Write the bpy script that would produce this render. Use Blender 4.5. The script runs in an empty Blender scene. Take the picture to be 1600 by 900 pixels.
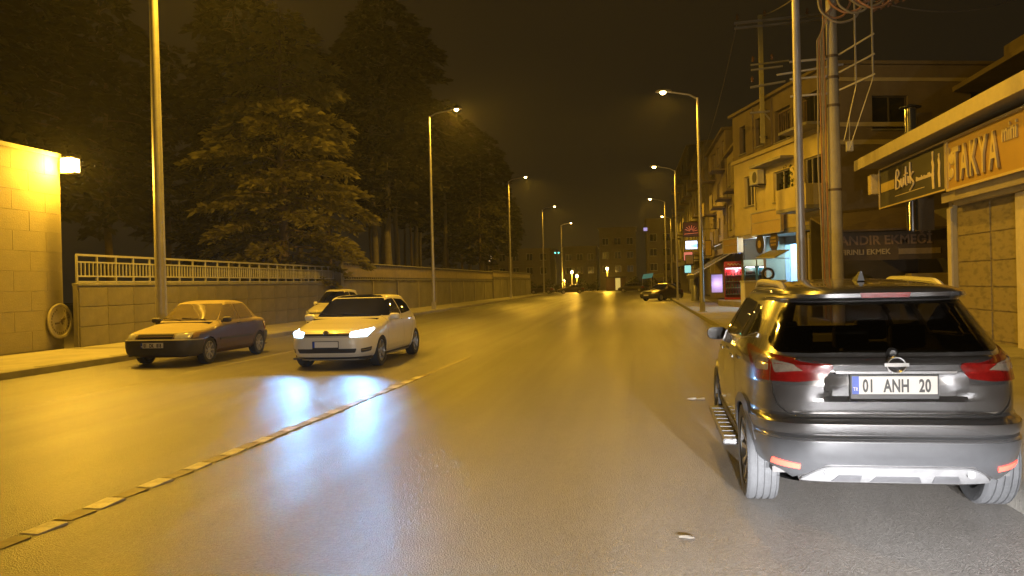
import bpy, bmesh, math, random
import numpy as np
from mathutils import Vector, Matrix
random.seed(7); np.random.seed(7)
PI = math.pi
R = math.radians
S = bpy.context.scene
C = S.collection

# ------------------------------------------------------------------ camera
FPX, CAMH = 1250.0, 1.6
yaw, pitch, roll = math.atan(185/FPX), -math.atan(5.5/FPX), R(1.4)
Fw = Vector((-math.sin(yaw)*math.cos(pitch), math.cos(yaw)*math.cos(pitch), math.sin(pitch)))
r0 = Vector((math.cos(yaw), math.sin(yaw), 0)); u0 = r0.cross(Fw)
Rt = math.cos(roll)*r0 - math.sin(roll)*u0
Up = math.sin(roll)*r0 + math.cos(roll)*u0
cam = bpy.data.objects.new('camera', bpy.data.cameras.new('camera')); C.objects.link(cam)
M4 = Matrix((Rt, Up, -Fw)).transposed().to_4x4(); M4.translation = (0, 0, CAMH)
cam.matrix_world = M4
cam.data.sensor_width = 36; cam.data.lens = 36*FPX/1600
cam.data.clip_start = 0.05; cam.data.clip_end = 2000
S.camera = cam
# ------------------------------------------------------------------ exposure
S.view_settings.view_transform = 'Standard'
try: S.view_settings.look = 'None'
except Exception: pass
S.view_settings.exposure = 0; S.view_settings.gamma = 1
S.render.resolution_x, S.render.resolution_y = 1024, 576
# ------------------------------------------------------------------ night sky (town glow, no sun)
W = bpy.data.worlds.new("World"); S.world = W; W.use_nodes = True
wn = W.node_tree; wn.nodes.clear()
wo = wn.nodes.new('ShaderNodeOutputWorld'); wb = wn.nodes.new('ShaderNodeBackground')
tc = wn.nodes.new('ShaderNodeTexCoord'); sx = wn.nodes.new('ShaderNodeSeparateXYZ'); rp = wn.nodes.new('ShaderNodeValToRGB')
rp.color_ramp.elements[0].position = 0.0; rp.color_ramp.elements[0].color = (.0125, .0088, .0042, 1)
rp.color_ramp.elements[1].position = 0.6; rp.color_ramp.elements[1].color = (.0105, .0066, .0028, 1)
wn.links.new(tc.outputs['Generated'], sx.inputs[0]); wn.links.new(sx.outputs['Z'], rp.inputs[0])
wn.links.new(rp.outputs[0], wb.inputs[0]); wn.links.new(wb.outputs[0], wo.inputs[0])
wb.inputs[1].default_value = 1.0

SODIUM = (1.0, .535, .035)
P_ROAD = 3250.0      # street lamp heads
P_WALL = 1300.0      # floodlight on the gate wall
P_HEAD = 430.0       # car headlights
P_REAR = 30000.0     # dipped beams of the car parked behind the camera

# ------------------------------------------------------------------ materials
MATS = {}
def mat(name, col, rough=.6, metal=0, var=.25, scale=6.0, bump=0.0, bscale=40.0, coat=0, spec=.5, col2=None, dust=0, dustcol=(.30, .24, .14), coord='Object', detail=6):
    if name in MATS: return MATS[name]
    m = bpy.data.materials.new(name); m.use_nodes = True; MATS[name] = m
    nt = m.node_tree; b = nt.nodes['Principled BSDF']
    L = nt.links.new
    b.inputs['Roughness'].default_value = rough; b.inputs['Metallic'].default_value = metal
    b.inputs['Specular IOR Level'].default_value = spec; b.inputs['Coat Weight'].default_value = coat
    b.inputs['Coat Roughness'].default_value = .05
    t = nt.nodes.new('ShaderNodeTexCoord')
    n = nt.nodes.new('ShaderNodeTexNoise'); n.inputs['Scale'].default_value = scale; n.inputs['Detail'].default_value = detail
    n.inputs['Roughness'].default_value = .65
    L(t.outputs[coord], n.inputs['Vector'])
    r = nt.nodes.new('ShaderNodeValToRGB'); r.color_ramp.elements[0].position = .3; r.color_ramp.elements[1].position = .72
    c2 = col2 or tuple(c*(1-var) for c in col)
    r.color_ramp.elements[0].color = (*c2, 1); r.color_ramp.elements[1].color = (*col, 1)
    L(n.outputs['Fac'], r.inputs[0])
    out = r.outputs[0]
    if dust:
        g = nt.nodes.new('ShaderNodeNewGeometry'); sp = nt.nodes.new('ShaderNodeSeparateXYZ'); L(g.outputs['Normal'], sp.inputs[0])
        mr = nt.nodes.new('ShaderNodeMapRange'); mr.inputs[1].default_value = .25; mr.inputs[2].default_value = .85; mr.inputs[4].default_value = dust
        L(sp.outputs['Z'], mr.inputs[0])
        mu = nt.nodes.new('ShaderNodeMath'); mu.operation = 'MULTIPLY'
        mm = nt.nodes.new('ShaderNodeMapRange'); mm.inputs[1].default_value = .2; mm.inputs[2].default_value = .55; mm.inputs[3].default_value = .75
        L(n.outputs['Fac'], mm.inputs[0]); L(mm.outputs[0], mu.inputs[0]); L(mr.outputs[0], mu.inputs[1])
        mx = nt.nodes.new('ShaderNodeMix'); mx.data_type = 'RGBA'; L(mu.outputs[0], mx.inputs[0]); L(out, mx.inputs[6]); mx.inputs[7].default_value = (*dustcol, 1)
        out = mx.outputs[2]
        rr = nt.nodes.new('ShaderNodeMapRange'); rr.inputs[3].default_value = rough; rr.inputs[4].default_value = .75; L(mu.outputs[0], rr.inputs[0]); L(rr.outputs[0], b.inputs['Roughness'])
    L(out, b.inputs['Base Color'])
    if bump:
        n2 = nt.nodes.new('ShaderNodeTexNoise'); n2.inputs['Scale'].default_value = bscale; n2.inputs['Detail'].default_value = 4
        L(t.outputs[coord], n2.inputs['Vector'])
        bp = nt.nodes.new('ShaderNodeBump'); bp.inputs['Strength'].default_value = bump; bp.inputs['Distance'].default_value = .02
        L(n2.outputs['Fac'], bp.inputs['Height']); L(bp.outputs[0], b.inputs['Normal'])
    return m
def emit(name, col, strength):
    if name in MATS: return MATS[name]
    m = bpy.data.materials.new(name); m.use_nodes = True; MATS[name] = m
    b = m.node_tree.nodes['Principled BSDF']; b.inputs['Base Color'].default_value = (*col, 1)
    b.inputs['Emission Color'].default_value = (*col, 1); b.inputs['Emission Strength'].default_value = strength
    b.inputs['Roughness'].default_value = .4
    return m
def glass(name, tint=(.25, .25, .22), refl=1.0, dust=0.0):
    if name in MATS: return MATS[name]
    m = bpy.data.materials.new(name); m.use_nodes = True; MATS[name] = m
    nt = m.node_tree; nt.nodes.clear(); L = nt.links.new
    o = nt.nodes.new('ShaderNodeOutputMaterial'); tr = nt.nodes.new('ShaderNodeBsdfTransparent'); gl = nt.nodes.new('ShaderNodeBsdfGlossy')
    tr.inputs[0].default_value = (*tint, 1); gl.inputs['Roughness'].default_value = .04; gl.inputs[0].default_value = (.9, .9, .9, 1)
    fr = nt.nodes.new('ShaderNodeFresnel'); fr.inputs[0].default_value = 1.5
    mx = nt.nodes.new('ShaderNodeMixShader'); L(fr.outputs[0], mx.inputs[0]); L(tr.outputs[0], mx.inputs[1]); L(gl.outputs[0], mx.inputs[2])
    out = mx.outputs[0]
    if dust:
        d = nt.nodes.new('ShaderNodeBsdfDiffuse'); d.inputs[0].default_value = (.26, .21, .12, 1)
        n = nt.nodes.new('ShaderNodeTexNoise'); n.inputs['Scale'].default_value = 5; t = nt.nodes.new('ShaderNodeTexCoord'); L(t.outputs['Object'], n.inputs['Vector'])
        mr = nt.nodes.new('ShaderNodeMapRange'); mr.inputs[1].default_value = .3; mr.inputs[2].default_value = .7; mr.inputs[3].default_value = dust*.7; mr.inputs[4].default_value = dust; L(n.outputs['Fac'], mr.inputs[0])
        m2 = nt.nodes.new('ShaderNodeMixShader'); L(mr.outputs[0], m2.inputs[0]); L(out, m2.inputs[1]); L(d.outputs[0], m2.inputs[2]); out = m2.outputs[0]
    L(out, o.inputs[0])
    return m

# ------------------------------------------------------------------ object helpers
class MB:
    def __init__(s): s.v = []; s.f = []
    def add(s, vs, fs):
        o = len(s.v); s.v += [tuple(v) for v in vs]; s.f += [tuple(i+o for i in f) for f in fs]; return s
    def box(s, x0, x1, y0, y1, z0, z1):
        return s.add([(x0,y0,z0),(x1,y0,z0),(x1,y1,z0),(x0,y1,z0),(x0,y0,z1),(x1,y0,z1),(x1,y1,z1),(x0,y1,z1)],
                     [(0,3,2,1),(4,5,6,7),(0,1,5,4),(1,2,6,5),(2,3,7,6),(3,0,4,7)])
    def bar(s, a, b, w, h=None, up=(0,0,1)):
        a, b = Vector(a), Vector(b); d = (b-a).normalized(); up = Vector(up)
        if abs(d.dot(up)) > .98: up = Vector((1,0,0))
        x = d.cross(up).normalized()*w/2; z = x.cross(d).normalized()*(h or w)/2
        return s.add([a-x-z,a+x-z,a+x+z,a-x+z,b-x-z,b+x-z,b+x+z,b-x+z],[(0,1,2,3),(7,6,5,4),(0,4,5,1),(1,5,6,2),(2,6,7,3),(3,7,4,0)])
    def tube(s, pts, r, n=8, cap=True):
        pts = [Vector(p) for p in pts]; rs = r if isinstance(r, (list, tuple)) else [r]*len(pts)
        o = len(s.v); ref = None
        for i, p in enumerate(pts):
            d = (pts[min(i+1, len(pts)-1)] - pts[max(i-1, 0)]).normalized()
            if ref is None:
                ref = Vector((0,0,1)) if abs(d.z) < .9 else Vector((1,0,0))
            x = d.cross(ref).normalized(); ref = x.cross(d).normalized()
            for k in range(n):
                a = 2*PI*k/n; s.v.append(tuple(p + (x*math.cos(a) + ref*math.sin(a))*rs[i]))
        for i in range(len(pts)-1):
            for k in range(n):
                k2 = (k+1) % n; s.f.append((o+i*n+k, o+i*n+k2, o+(i+1)*n+k2, o+(i+1)*n+k))
        if cap:
            s.f.append(tuple(o+k for k in range(n))[::-1]); e = o+(len(pts)-1)*n; s.f.append(tuple(e+k for k in range(n)))
        return s
    def lathe(s, prof, n=24, axis='z', c=(0,0,0)):
        o = len(s.v); c = Vector(c)
        for (r, h) in prof:
            for k in range(n):
                a = 2*PI*k/n; u, w = r*math.cos(a), r*math.sin(a)
                p = (u, w, h) if axis == 'z' else ((h, u, w) if axis == 'x' else (u, h, w))
                s.v.append(tuple(c + Vector(p)))
        for i in range(len(prof)-1):
            for k in range(n):
                k2 = (k+1) % n; s.f.append((o+i*n+k, o+i*n+k2, o+(i+1)*n+k2, o+(i+1)*n+k))
        return s
    def prism(s, poly, a, b, axis='x'):
        n = len(poly); o = len(s.v)
        for h in (a, b):
            for (u, w) in poly: s.v.append((h,u,w) if axis == 'x' else ((u,h,w) if axis == 'y' else (u,w,h)))
        s.f.append(tuple(o+i for i in range(n))[::-1]); s.f.append(tuple(o+n+i for i in range(n)))
        for i in range(n):
            j = (i+1) % n; s.f.append((o+i, o+j, o+n+j, o+n+i))
        return s
    def build(s, name, m, parent=None, smooth=False, bevel=0, seg=2, fix=True):
        me = bpy.data.meshes.new(name); me.from_pydata(s.v, [], s.f); me.update()
        if fix:
            bm = bmesh.new(); bm.from_mesh(me); bmesh.ops.recalc_face_normals(bm, faces=bm.faces); bm.to_mesh(me); bm.free()
        return link(name, me, m, parent, smooth, bevel, seg)
def link(name, me, m, parent=None, smooth=False, bevel=0, seg=2):
    if m is not None: me.materials.append(m)
    if smooth:
        for p in me.polygons: p.use_smooth = True
        me.set_sharp_from_angle(angle=R(smooth if smooth is not True else 40))
    o = bpy.data.objects.new(name, me); C.objects.link(o)
    if parent is not None: o.parent = parent
    if bevel:
        md = o.modifiers.new('edge', 'BEVEL'); md.width = bevel; md.segments = seg; md.limit_method = 'ANGLE'; md.angle_limit = R(40)
    return o
def thing(name, label, cat, loc=(0,0,0), rotz=0, group=None):
    o = bpy.data.objects.new(name, None); C.objects.link(o); o.location = loc; o.rotation_euler = (0,0,rotz)
    o.empty_display_size = .1
    return tag(o, label, cat, group)
def tag(o, label, cat, group=None):
    o['label'] = label; o['category'] = cat
    if group: o['group'] = group
    return o
def struct(o): o['kind'] = 'structure'; return o
def stuff(o): o['kind'] = 'stuff'; return o
def lab(o, t): o['label'] = t; return o
def dup(root, loc, rotz, label, group=None):
    r = root.copy(); C.objects.link(r); r.location = loc; r.rotation_euler = (0,0,rotz); r['label'] = label
    if group: r['group'] = group
    for ch in list(root.children):
        c = ch.copy(); C.objects.link(c); c.parent = r
        for g in list(ch.children):
            d = g.copy(); C.objects.link(d); d.parent = c
    return r
def place(o, mtx): o.matrix_local = mtx; return o
def frame(origin, x, up):
    x = Vector(x).normalized(); up = Vector(up).normalized(); n = x.cross(up)
    m = Matrix((x, up, n)).transposed().to_4x4(); m.translation = Vector(origin); return m
def text(s, h, m, parent, mtx, name='lettering', sx=1.0, ext=.004, align='CENTER', shear=0, bold=0, spacing=1.0):
    cu = bpy.data.curves.new('t', 'FONT'); cu.body = s; cu.size = h/.73; cu.extrude = ext; cu.align_x = align; cu.shear = shear; cu.offset = bold
    cu.resolution_u = 3; cu.space_character = spacing
    ob = bpy.data.objects.new('t', cu); C.objects.link(ob)
    dg = bpy.context.evaluated_depsgraph_get(); me = bpy.data.meshes.new_from_object(ob.evaluated_get(dg))
    bpy.data.objects.remove(ob); bpy.data.curves.remove(cu)
    me.name = name; me.materials.clear(); me.transform(Matrix.Diagonal((sx, 1, 1, 1)))
    o = link(name, me, m, parent); o.matrix_local = mtx; return o
def spot(name, loc, aim, power, col, size, blend, radius, parent=None):
    l = bpy.data.lights.new(name, 'SPOT'); l.energy = power; l.color = col; l.spot_size = size; l.spot_blend = blend; l.shadow_soft_size = radius
    o = bpy.data.objects.new(name, l); C.objects.link(o); o.location = loc
    o.rotation_euler = (Vector(aim)-Vector(loc)).to_track_quat('-Z', 'Y').to_euler()
    if parent is not None: o.parent = parent
    return o
def point(name, loc, power, col, radius, parent=None):
    l = bpy.data.lights.new(name, 'POINT'); l.energy = power; l.color = col; l.shadow_soft_size = radius
    o = bpy.data.objects.new(name, l); C.objects.link(o); o.location = loc
    if parent is not None: o.parent = parent
    return o
def inpoly(p, poly):
    x, y = p; c = False; j = len(poly)-1
    for i in range(len(poly)):
        xi, yi = poly[i]; xj, yj = poly[j]
        if (yi > y) != (yj > y) and x < (xj-xi)*(y-yi)/(yj-yi)+xi: c = not c
        j = i
    return c
def rounded(poly, r, n=3):
    out = []; N = len(poly)
    for i in range(N):
        p = Vector(poly[i]); a = Vector(poly[i-1])-p; b = Vector(poly[(i+1) % N])-p
        d = min(r, a.length*.45, b.length*.45); a = p+a.normalized()*d; b = p+b.normalized()*d
        for k in range(n+1):
            t = k/n; q = a*(1-t)**2 + p*2*t*(1-t) + b*t*t; out.append((q.x, q.y))
    return out

# base materials
def asphalt():
    m = bpy.data.materials.new('asphalt'); m.use_nodes = True; nt = m.node_tree; L = nt.links.new; b = nt.nodes['Principled BSDF']
    t = nt.nodes.new('ShaderNodeTexCoord')
    def noise(sc, det=4, ro=.6):
        n = nt.nodes.new('ShaderNodeTexNoise'); n.inputs['Scale'].default_value = sc; n.inputs['Detail'].default_value = det; n.inputs['Roughness'].default_value = ro
        L(t.outputs['Object'], n.inputs['Vector']); return n
    big = noise(.22, 5); mid = noise(2.5, 5); fine = noise(95, 3, .7)
    # worn wheel tracks run along the road: noise stretched along y
    mp = nt.nodes.new('ShaderNodeMapping'); mp.inputs['Scale'].default_value = (1.1, .03, 1); L(t.outputs['Object'], mp.inputs[0])
    trk = nt.nodes.new('ShaderNodeTexNoise'); trk.inputs['Scale'].default_value = 1; trk.inputs['Detail'].default_value = 3; L(mp.outputs[0], trk.inputs['Vector'])
    r = nt.nodes.new('ShaderNodeValToRGB'); r.color_ramp.elements[0].position = .25; r.color_ramp.elements[1].position = .8
    r.color_ramp.elements[0].color = (.060, .055, .048, 1); r.color_ramp.elements[1].color = (.125, .117, .104, 1)
    def mth(op, a, bb):
        n = nt.nodes.new('ShaderNodeMath'); n.operation = op
        for i, v in enumerate((a, bb)):
            if isinstance(v, (int, float)): n.inputs[i].default_value = v
            else: L(v, n.inputs[i])
        return n.outputs[0]
    s1 = mth('ADD', mth('MULTIPLY', big.outputs['Fac'], .45), mth('MULTIPLY', fine.outputs['Fac'], .35))
    s2 = mth('ADD', mth('MULTIPLY', mid.outputs['Fac'], .18), mth('MULTIPLY', trk.outputs['Fac'], .25))
    vc = nt.nodes.new('ShaderNodeTexVoronoi'); vc.inputs['Scale'].default_value = 75; L(t.outputs['Object'], vc.inputs['Vector']); sc_ = nt.nodes.new('ShaderNodeSeparateXYZ'); L(vc.outputs['Color'], sc_.inputs[0])
    s1 = mth('ADD', s1, mth('MULTIPLY', mth('SUBTRACT', sc_.outputs['X'], .5), .42))
    L(mth('SUBTRACT', mth('ADD', s1, s2), .09), r.inputs[0]); L(r.outputs[0], b.inputs['Base Color'])
    rr = nt.nodes.new('ShaderNodeMapRange'); rr.inputs[1].default_value = .35; rr.inputs[2].default_value = .65; rr.inputs[3].default_value = .29; rr.inputs[4].default_value = .42
    L(trk.outputs['Fac'], rr.inputs[0]); L(rr.outputs[0], b.inputs['Roughness'])
    b.inputs['Specular IOR Level'].default_value = .5; b.inputs['Coat Weight'].default_value = 0
    bp = nt.nodes.new('ShaderNodeBump'); bp.inputs['Strength'].default_value = .8; bp.inputs['Distance'].default_value = .006
    vr = nt.nodes.new('ShaderNodeTexVoronoi'); vr.inputs['Scale'].default_value = 105; L(t.outputs['Object'], vr.inputs['Vector'])
    L(mth('ADD', vr.outputs['Distance'], mth('MULTIPLY', fine.outputs['Fac'], .8)), bp.inputs['Height']); L(bp.outputs[0], b.inputs['Normal'])
    return m
ASPH = asphalt()
CONC = mat('pavement concrete', (.30, .28, .24), .8, var=.35, scale=1.3, bump=.3, bscale=60)
KERB = mat('kerb concrete', (.26, .245, .21), .8, var=.4, scale=3, bump=.3, bscale=50)
WALLC = mat('rendered wall', (.27, .245, .20), .85, var=.35, scale=.9, bump=.25, bscale=30)
PANELC = mat('cladding stone', (.21, .185, .13), .8, var=.18, scale=1.6, bump=.35, bscale=22)
POLE = mat('galvanised pole', (.42, .40, .36), .45, metal=.55, var=.25, scale=3)
RAILM = mat('railing paint', (.40, .385, .34), .5, var=.2, scale=4)
BLACK = mat('black plastic', (.018, .018, .018), .45, var=.3)
RUBBER = mat('tyre rubber', (.024, .025, .026), .85, var=.35, scale=18, bump=.2)
DARKIN = mat('car interior', (.030, .028, .026), .8, var=.3)
CHROME = mat('chrome', (.75, .75, .75), .15, metal=1, var=.08)
ALLOY = mat('alloy rim', (.45, .45, .45), .3, metal=.9, var=.15)
WHITE = mat('white paint', (.72, .70, .64), .4, var=.1)
WORN = mat('worn road paint', (.62, .58, .48), .5, var=.65, scale=7, bump=.2)
YELSHADE = mat('yellowish paint with rib shade', (.26, .21, .09), .6, var=.5, scale=9)
INK = mat('black lettering', (.02, .02, .02), .5, var=.1)

# ================================================================== CARS
class Shell:
    """Body surface from horizontal slices; each slice is a rounded outline in plan."""
    def __init__(s, zk, yr, yf, hw, nr, nf, ymid=0.0, disp=None):
        s.zk, s.t = np.array(zk, float), dict(yr=np.array(yr, float), yf=np.array(yf, float), hw=np.array(hw, float), nr=np.array(nr, float), nf=np.array(nf, float))
        s.ymid = ymid; s.disp = disp
    def par(s, z, k): return np.interp(z, s.zk, s.t[k])
    def half(s, z, front):
        z = np.asarray(z, float); yy = s.par(z, 'yf') if front else s.par(z, 'yr')
        sg = 1. if front else -1.
        ym = np.minimum(s.ymid, s.par(z, 'yf')-.05)
        ln = np.maximum((yy - ym) if front else (yy + ym), .03)
        return ym, ln, s.par(z, 'hw'), s.par(z, 'nf' if front else 'nr'), sg
    def _d(s, P, front):
        if s.disp is not None: P[:, 1] += s.disp(P[:, 0], P[:, 2], front)
        return P
    def by_s(s, sv, z, front, frac=False):
        sv, z = np.asarray(sv, float), np.asarray(z, float); M = 220
        ym, ln, hw, n, sg = s.half(z, front)
        th = np.linspace(0, 1, M)**1.6*PI/2
        X = hw[:, None]*np.abs(np.sin(th))[None]**(2/n[:, None]); Y = ln[:, None]*np.abs(np.cos(th))[None]**(2/n[:, None])
        cum = np.concatenate([np.zeros((len(z), 1)), np.cumsum(np.hypot(np.diff(X, axis=1), np.diff(Y, axis=1)), axis=1)], axis=1)
        a = np.abs(sv)*(cum[:, -1] if frac else 1)
        x = np.empty(len(z)); y = np.empty(len(z))
        for i in range(len(z)):
            x[i] = np.interp(a[i], cum[i], X[i]); y[i] = np.interp(a[i], cum[i], Y[i])
        return s._d(np.stack([x*np.where(sv < 0, -1, 1), ym + sg*y, z], 1), front)
    def by_y(s, yv, z, side):
        yv, z = np.asarray(yv, float), np.asarray(z, float); x = np.empty(len(z))
        for front in (True, False):
            ym, ln, hw, n, sg = s.half(z, front)
            q = (yv-ym)*sg; k = q >= 0
            xx = hw*(1-np.clip(q/ln, 0, 1)**n)**(1/n); x = np.where(k, xx, x)
        return np.stack([x*side, yv, z], 1)
    def by_x(s, xv, z, front):
        xv, z = np.asarray(xv, float), np.asarray(z, float)
        ym, ln, hw, n, sg = s.half(z, front)
        y = ln*(1-np.clip(np.abs(xv)/hw, 0, 1)**n)**(1/n)
        return s._d(np.stack([xv, ym + sg*y, z], 1), front)
    def at(s, mode, u, z):
        if mode == 'rs': return s.by_s(u, z, False)
        if mode == 'fs': return s.by_s(u, z, True)
        if mode == 'rx': return s.by_x(u, z, False)
        if mode == 'fx': return s.by_x(u, z, True)
        return s.by_y(u, z, 1 if mode == 'y+' else -1)
    def off(s, mode, u, z, d):
        u, z = np.asarray(u, float), np.asarray(z, float); e = .006
        P = s.at(mode, u, z); a = s.at(mode, u+e, z)-s.at(mode, u-e, z); b = s.at(mode, u, z+e)-s.at(mode, u, z-e)
        n = np.cross(a, b); l = np.linalg.norm(n, axis=1, keepdims=True); n = n/np.where(l < 1e-9, 1, l)
        c = np.array([0, 0, .75]); sgn = np.sign(np.sum(n*(P-c), axis=1, keepdims=True)); sgn[sgn == 0] = 1
        return P + n*sgn*d
    def mesh(s, step=.016, nq=44, holes=(), arches=(), archr=.36, trim=None):
        zs = np.arange(s.zk[0], s.zk[-1]+1e-6, step); zs = np.unique(np.concatenate([zs, s.zk])); fr = np.linspace(0, 1, nq+1)
        rows = []
        for z in zs:
            zz = np.full(nq+1, z)
            A = s.by_s(fr, zz, False, True); B = s.by_s(fr, zz, True, True)[::-1][1:]
            q = np.concatenate([A, B]); mir = q[::-1][1:-1]*np.array([-1, 1, 1]); rows.append(np.concatenate([q, mir]))
        n = len(rows[0]); V = np.concatenate(rows); F = []
        for i in range(len(zs)-1):
            for k in range(n):
                k2 = (k+1) % n; f = (i*n+k, i*n+k2, (i+1)*n+k2, (i+1)*n+k)
                c = V[list(f)].mean(0)
                if abs(c[0]) > .45 and any((c[1]-ay)**2+(c[2]-az)**2 < archr**2 for ay, az in arches): continue
                if trim is not None and trim(c): continue
                bad = False
                for mode, poly in holes:
                    if mode == 'y': bad = abs(c[0]) > .3 and inpoly((c[1], c[2]), poly)
                    elif mode == 'rx': bad = c[1] < -.6 and inpoly((c[0], c[2]), poly)
                    else: bad = c[1] > -.3 and inpoly((c[0], c[2]), poly)
                    if bad: break
                if not bad: F.append(f)
        F.append(tuple((len(zs)-1)*n+k for k in range(n)))
        F.append(tuple(range(n))[::-1])
        return V.tolist(), F
    def patch(s, name, poly, mode, m, parent, d=.004, step=.035, rim=.014, r=0, both=False, smooth=50):
        if r: poly = rounded(poly, r)
        out = []
        for sg in ((1, -1) if both else (1,)):
            pl = poly; md = mode
            if sg < 0:
                if mode == 'y+': md = 'y-'
                else: pl = [(-u, z) for u, z in poly]
            us = [p[0] for p in pl]; zs = [p[1] for p in pl]
            bm = bmesh.new(); nu = max(2, int((max(us)-min(us))/step)+1); nz = max(2, int((max(zs)-min(zs))/step)+1)
            g = [[bm.verts.new((min(us)+(max(us)-min(us))*i/nu, min(zs)+(max(zs)-min(zs))*j/nz, 0)) for j in range(nz+1)] for i in range(nu+1)]
            for i in range(nu):
                for j in range(nz): bm.faces.new((g[i][j], g[i+1][j], g[i+1][j+1], g[i][j+1]))
            for i in range(len(pl)):
                a = Vector((*pl[i], 0)); b = Vector((*pl[(i+1) % len(pl)], 0)); t = b-a
                if t.length < 1e-5: continue
                # cut only faces near this edge
                lo = (min(a.x, b.x)-step*1.6, min(a.y, b.y)-step*1.6); hi = (max(a.x, b.x)+step*1.6, max(a.y, b.y)+step*1.6)
                fs = [f for f in bm.faces if lo[0] <= f.calc_center_median().x <= hi[0] and lo[1] <= f.calc_center_median().y <= hi[1]]
                ge = set(); gv = set()
                for f in fs: ge.update(f.edges); gv.update(f.verts)
                bmesh.ops.bisect_plane(bm, geom=list(gv)+list(ge)+fs, plane_co=a, plane_no=(-t.y, t.x, 0), dist=1e-5)
            dead = [f for f in bm.faces if not inpoly(f.calc_center_median()[:2], pl)]
            bmesh.ops.delete(bm, geom=dead, context='FACES')
            bmesh.ops.remove_doubles(bm, verts=bm.verts, dist=1e-5)
            vs = list(bm.verts); U = [v.co.x for v in vs]; Z = [v.co.y for v in vs]
            if rim:
                be = [e for e in bm.edges if e.is_boundary]; bv = list({v for e in be for v in e.verts})
                low = {}
                LP = s.off(md, [v.co.x for v in bv], [v.co.y for v in bv], d-rim)
                for v, p in zip(bv, LP): low[v] = bm.verts.new(tuple(p))
                for e in be:
                    a, b = e.verts
                    try: bm.faces.new((a, b, low[b], low[a]))
                    except ValueError: pass
            for v, p in zip(vs, s.off(md, U, Z, d)): v.co = p
            bmesh.ops.recalc_face_normals(bm, faces=bm.faces)
            me = bpy.data.meshes.new(name); bm.to_mesh(me); bm.free()
            out.append(link(name, me, m, parent, smooth=smooth))
        return out if both else out[0]
    def seam(s, name, line, mode, m, parent, w=.008, d=.0025, both=False):
        """a dark panel gap following the body"""
        res = []
        for sg in ((1, -1) if both else (1,)):
            pts = []
            for (a, b) in zip(line[:-1], line[1:]):
                k = max(1, int(math.dist(a, b)/.03))
                pts += [(a[0]+(b[0]-a[0])*i/k, a[1]+(b[1]-a[1])*i/k) for i in range(k)]
            pts.append(line[-1]); pts = np.array(pts); md = mode
            if sg < 0:
                if mode == 'y+': md = 'y-'
                else: pts[:, 0] *= -1
            t = np.gradient(pts, axis=0); t /= np.linalg.norm(t, axis=1, keepdims=True)+1e-9; nn = np.stack([-t[:, 1], t[:, 0]], 1)*w/2
            A = s.off(md, pts[:, 0]+nn[:, 0], pts[:, 1]+nn[:, 1], d); B = s.off(md, pts[:, 0]-nn[:, 0], pts[:, 1]-nn[:, 1], d)
            mb = MB(); k = len(pts); mb.add(A.tolist()+B.tolist(), [(i, i+1, k+i+1, k+i) for i in range(k-1)])
            res.append(mb.build(name, m, parent))
        return res

def shrink(poly, k=.93):
    c = [sum(p[i] for p in poly)/len(poly) for i in (0, 1)]
    return [(c[0]+(p[0]-c[0])*k, c[1]+(p[1]-c[1])*k) for p in poly]

def wheel(parent, x, y, r, w, side, spokes=10, rim=ALLOY, treads=True, name='wheel'):
    """tyre with tread grooves > rim; side +1 means outer face at +x"""
    m = MB(); h = w/2; rr = r*.70
    prof = [(rr, -h*.92), (r*.86, -h), (r*.95, -h*.97), (r*.99, -h*.84)]
    for k in range(4):
        a = -h*.62+k*h*.42
        prof += [(r, a-h*.16), (r, a+h*.12), (r*.975, a+h*.14), (r*.975, a+h*.22)] if treads else [(r, a)]
    prof += [(r, h*.80), (r*.99, h*.86), (r*.95, h*.97), (r*.86, h), (rr, h*.92)]
    m.lathe(prof, 40, 'x')
    o = m.build(name, RUBBER, parent, smooth=35); o.location = (x, y, r)
    q = MB(); ox = side*h
    q.lathe([(rr*1.0, -ox*.9), (rr*1.0, ox*.86), (rr*.94, ox*.90), (rr*.92, ox*.62), (rr*.9, -ox*.2)], 40, 'x')
    q.lathe([(rr*.9, ox*.05), (.001, ox*.05)], 40, 'x')
    for k in range(spokes):
        a = 2*PI*k/spokes; da = .10 if spokes > 6 else .2
        v = []
        for (rad, dd, xx) in ((.05, da*2.2, ox*.62), (rr*.95, da*.9, ox*.84)):
            for sg in (-1, 1):
                v += [(xx, rad*math.cos(a+sg*dd), rad*math.sin(a+sg*dd)), (xx-side*.035, rad*math.cos(a+sg*dd), rad*math.sin(a+sg*dd))]
        q.add(v, [(0,2,6,4), (1,5,7,3), (0,4,5,1), (2,3,7,6), (4,6,7,5)])
    q.lathe([(.055, ox*.5), (.055, ox*.70), (.045, ox*.73), (.001, ox*.73)], 16, 'x')
    q.build('rim', rim, o, smooth=30)
    return o
def mirror_part(parent, x, y, z, side, m, k=1.0):
    mb = MB(); pts = []
    n = 14
    for i, (dy, sc) in enumerate(((.075, .55), (.055, .85), (.01, 1.0), (-.05, 1.0), (-.07, .94))):
        for a in range(n):
            t = 2*PI*a/n; cx = .115*sc*np.sign(math.cos(t))*abs(math.cos(t))**.6; cz = .075*sc*np.sign(math.sin(t))*abs(math.sin(t))**.6
            pts.append((x+side*(.13+cx)*k, y+dy*k, z+cz*k))
    fs = [(i*n+a, i*n+(a+1) % n, (i+1)*n+(a+1) % n, (i+1)*n+a) for i in range(4) for a in range(n)] + [tuple(range(n))]
    mb.add(pts, fs); mb.bar((x-side*.02, y+.01, z-.04), (x+side*.10*k, y, z-.05*k), .05, .035)
    o = mb.build('door_mirror', m, parent, smooth=50)
    g = MB(); g.add(pts[-n:], [tuple(range(n))]); g.build('mirror_glass', mat('mirror glass', (.10, .10, .10), .08, metal=1), o)
    return o
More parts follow.
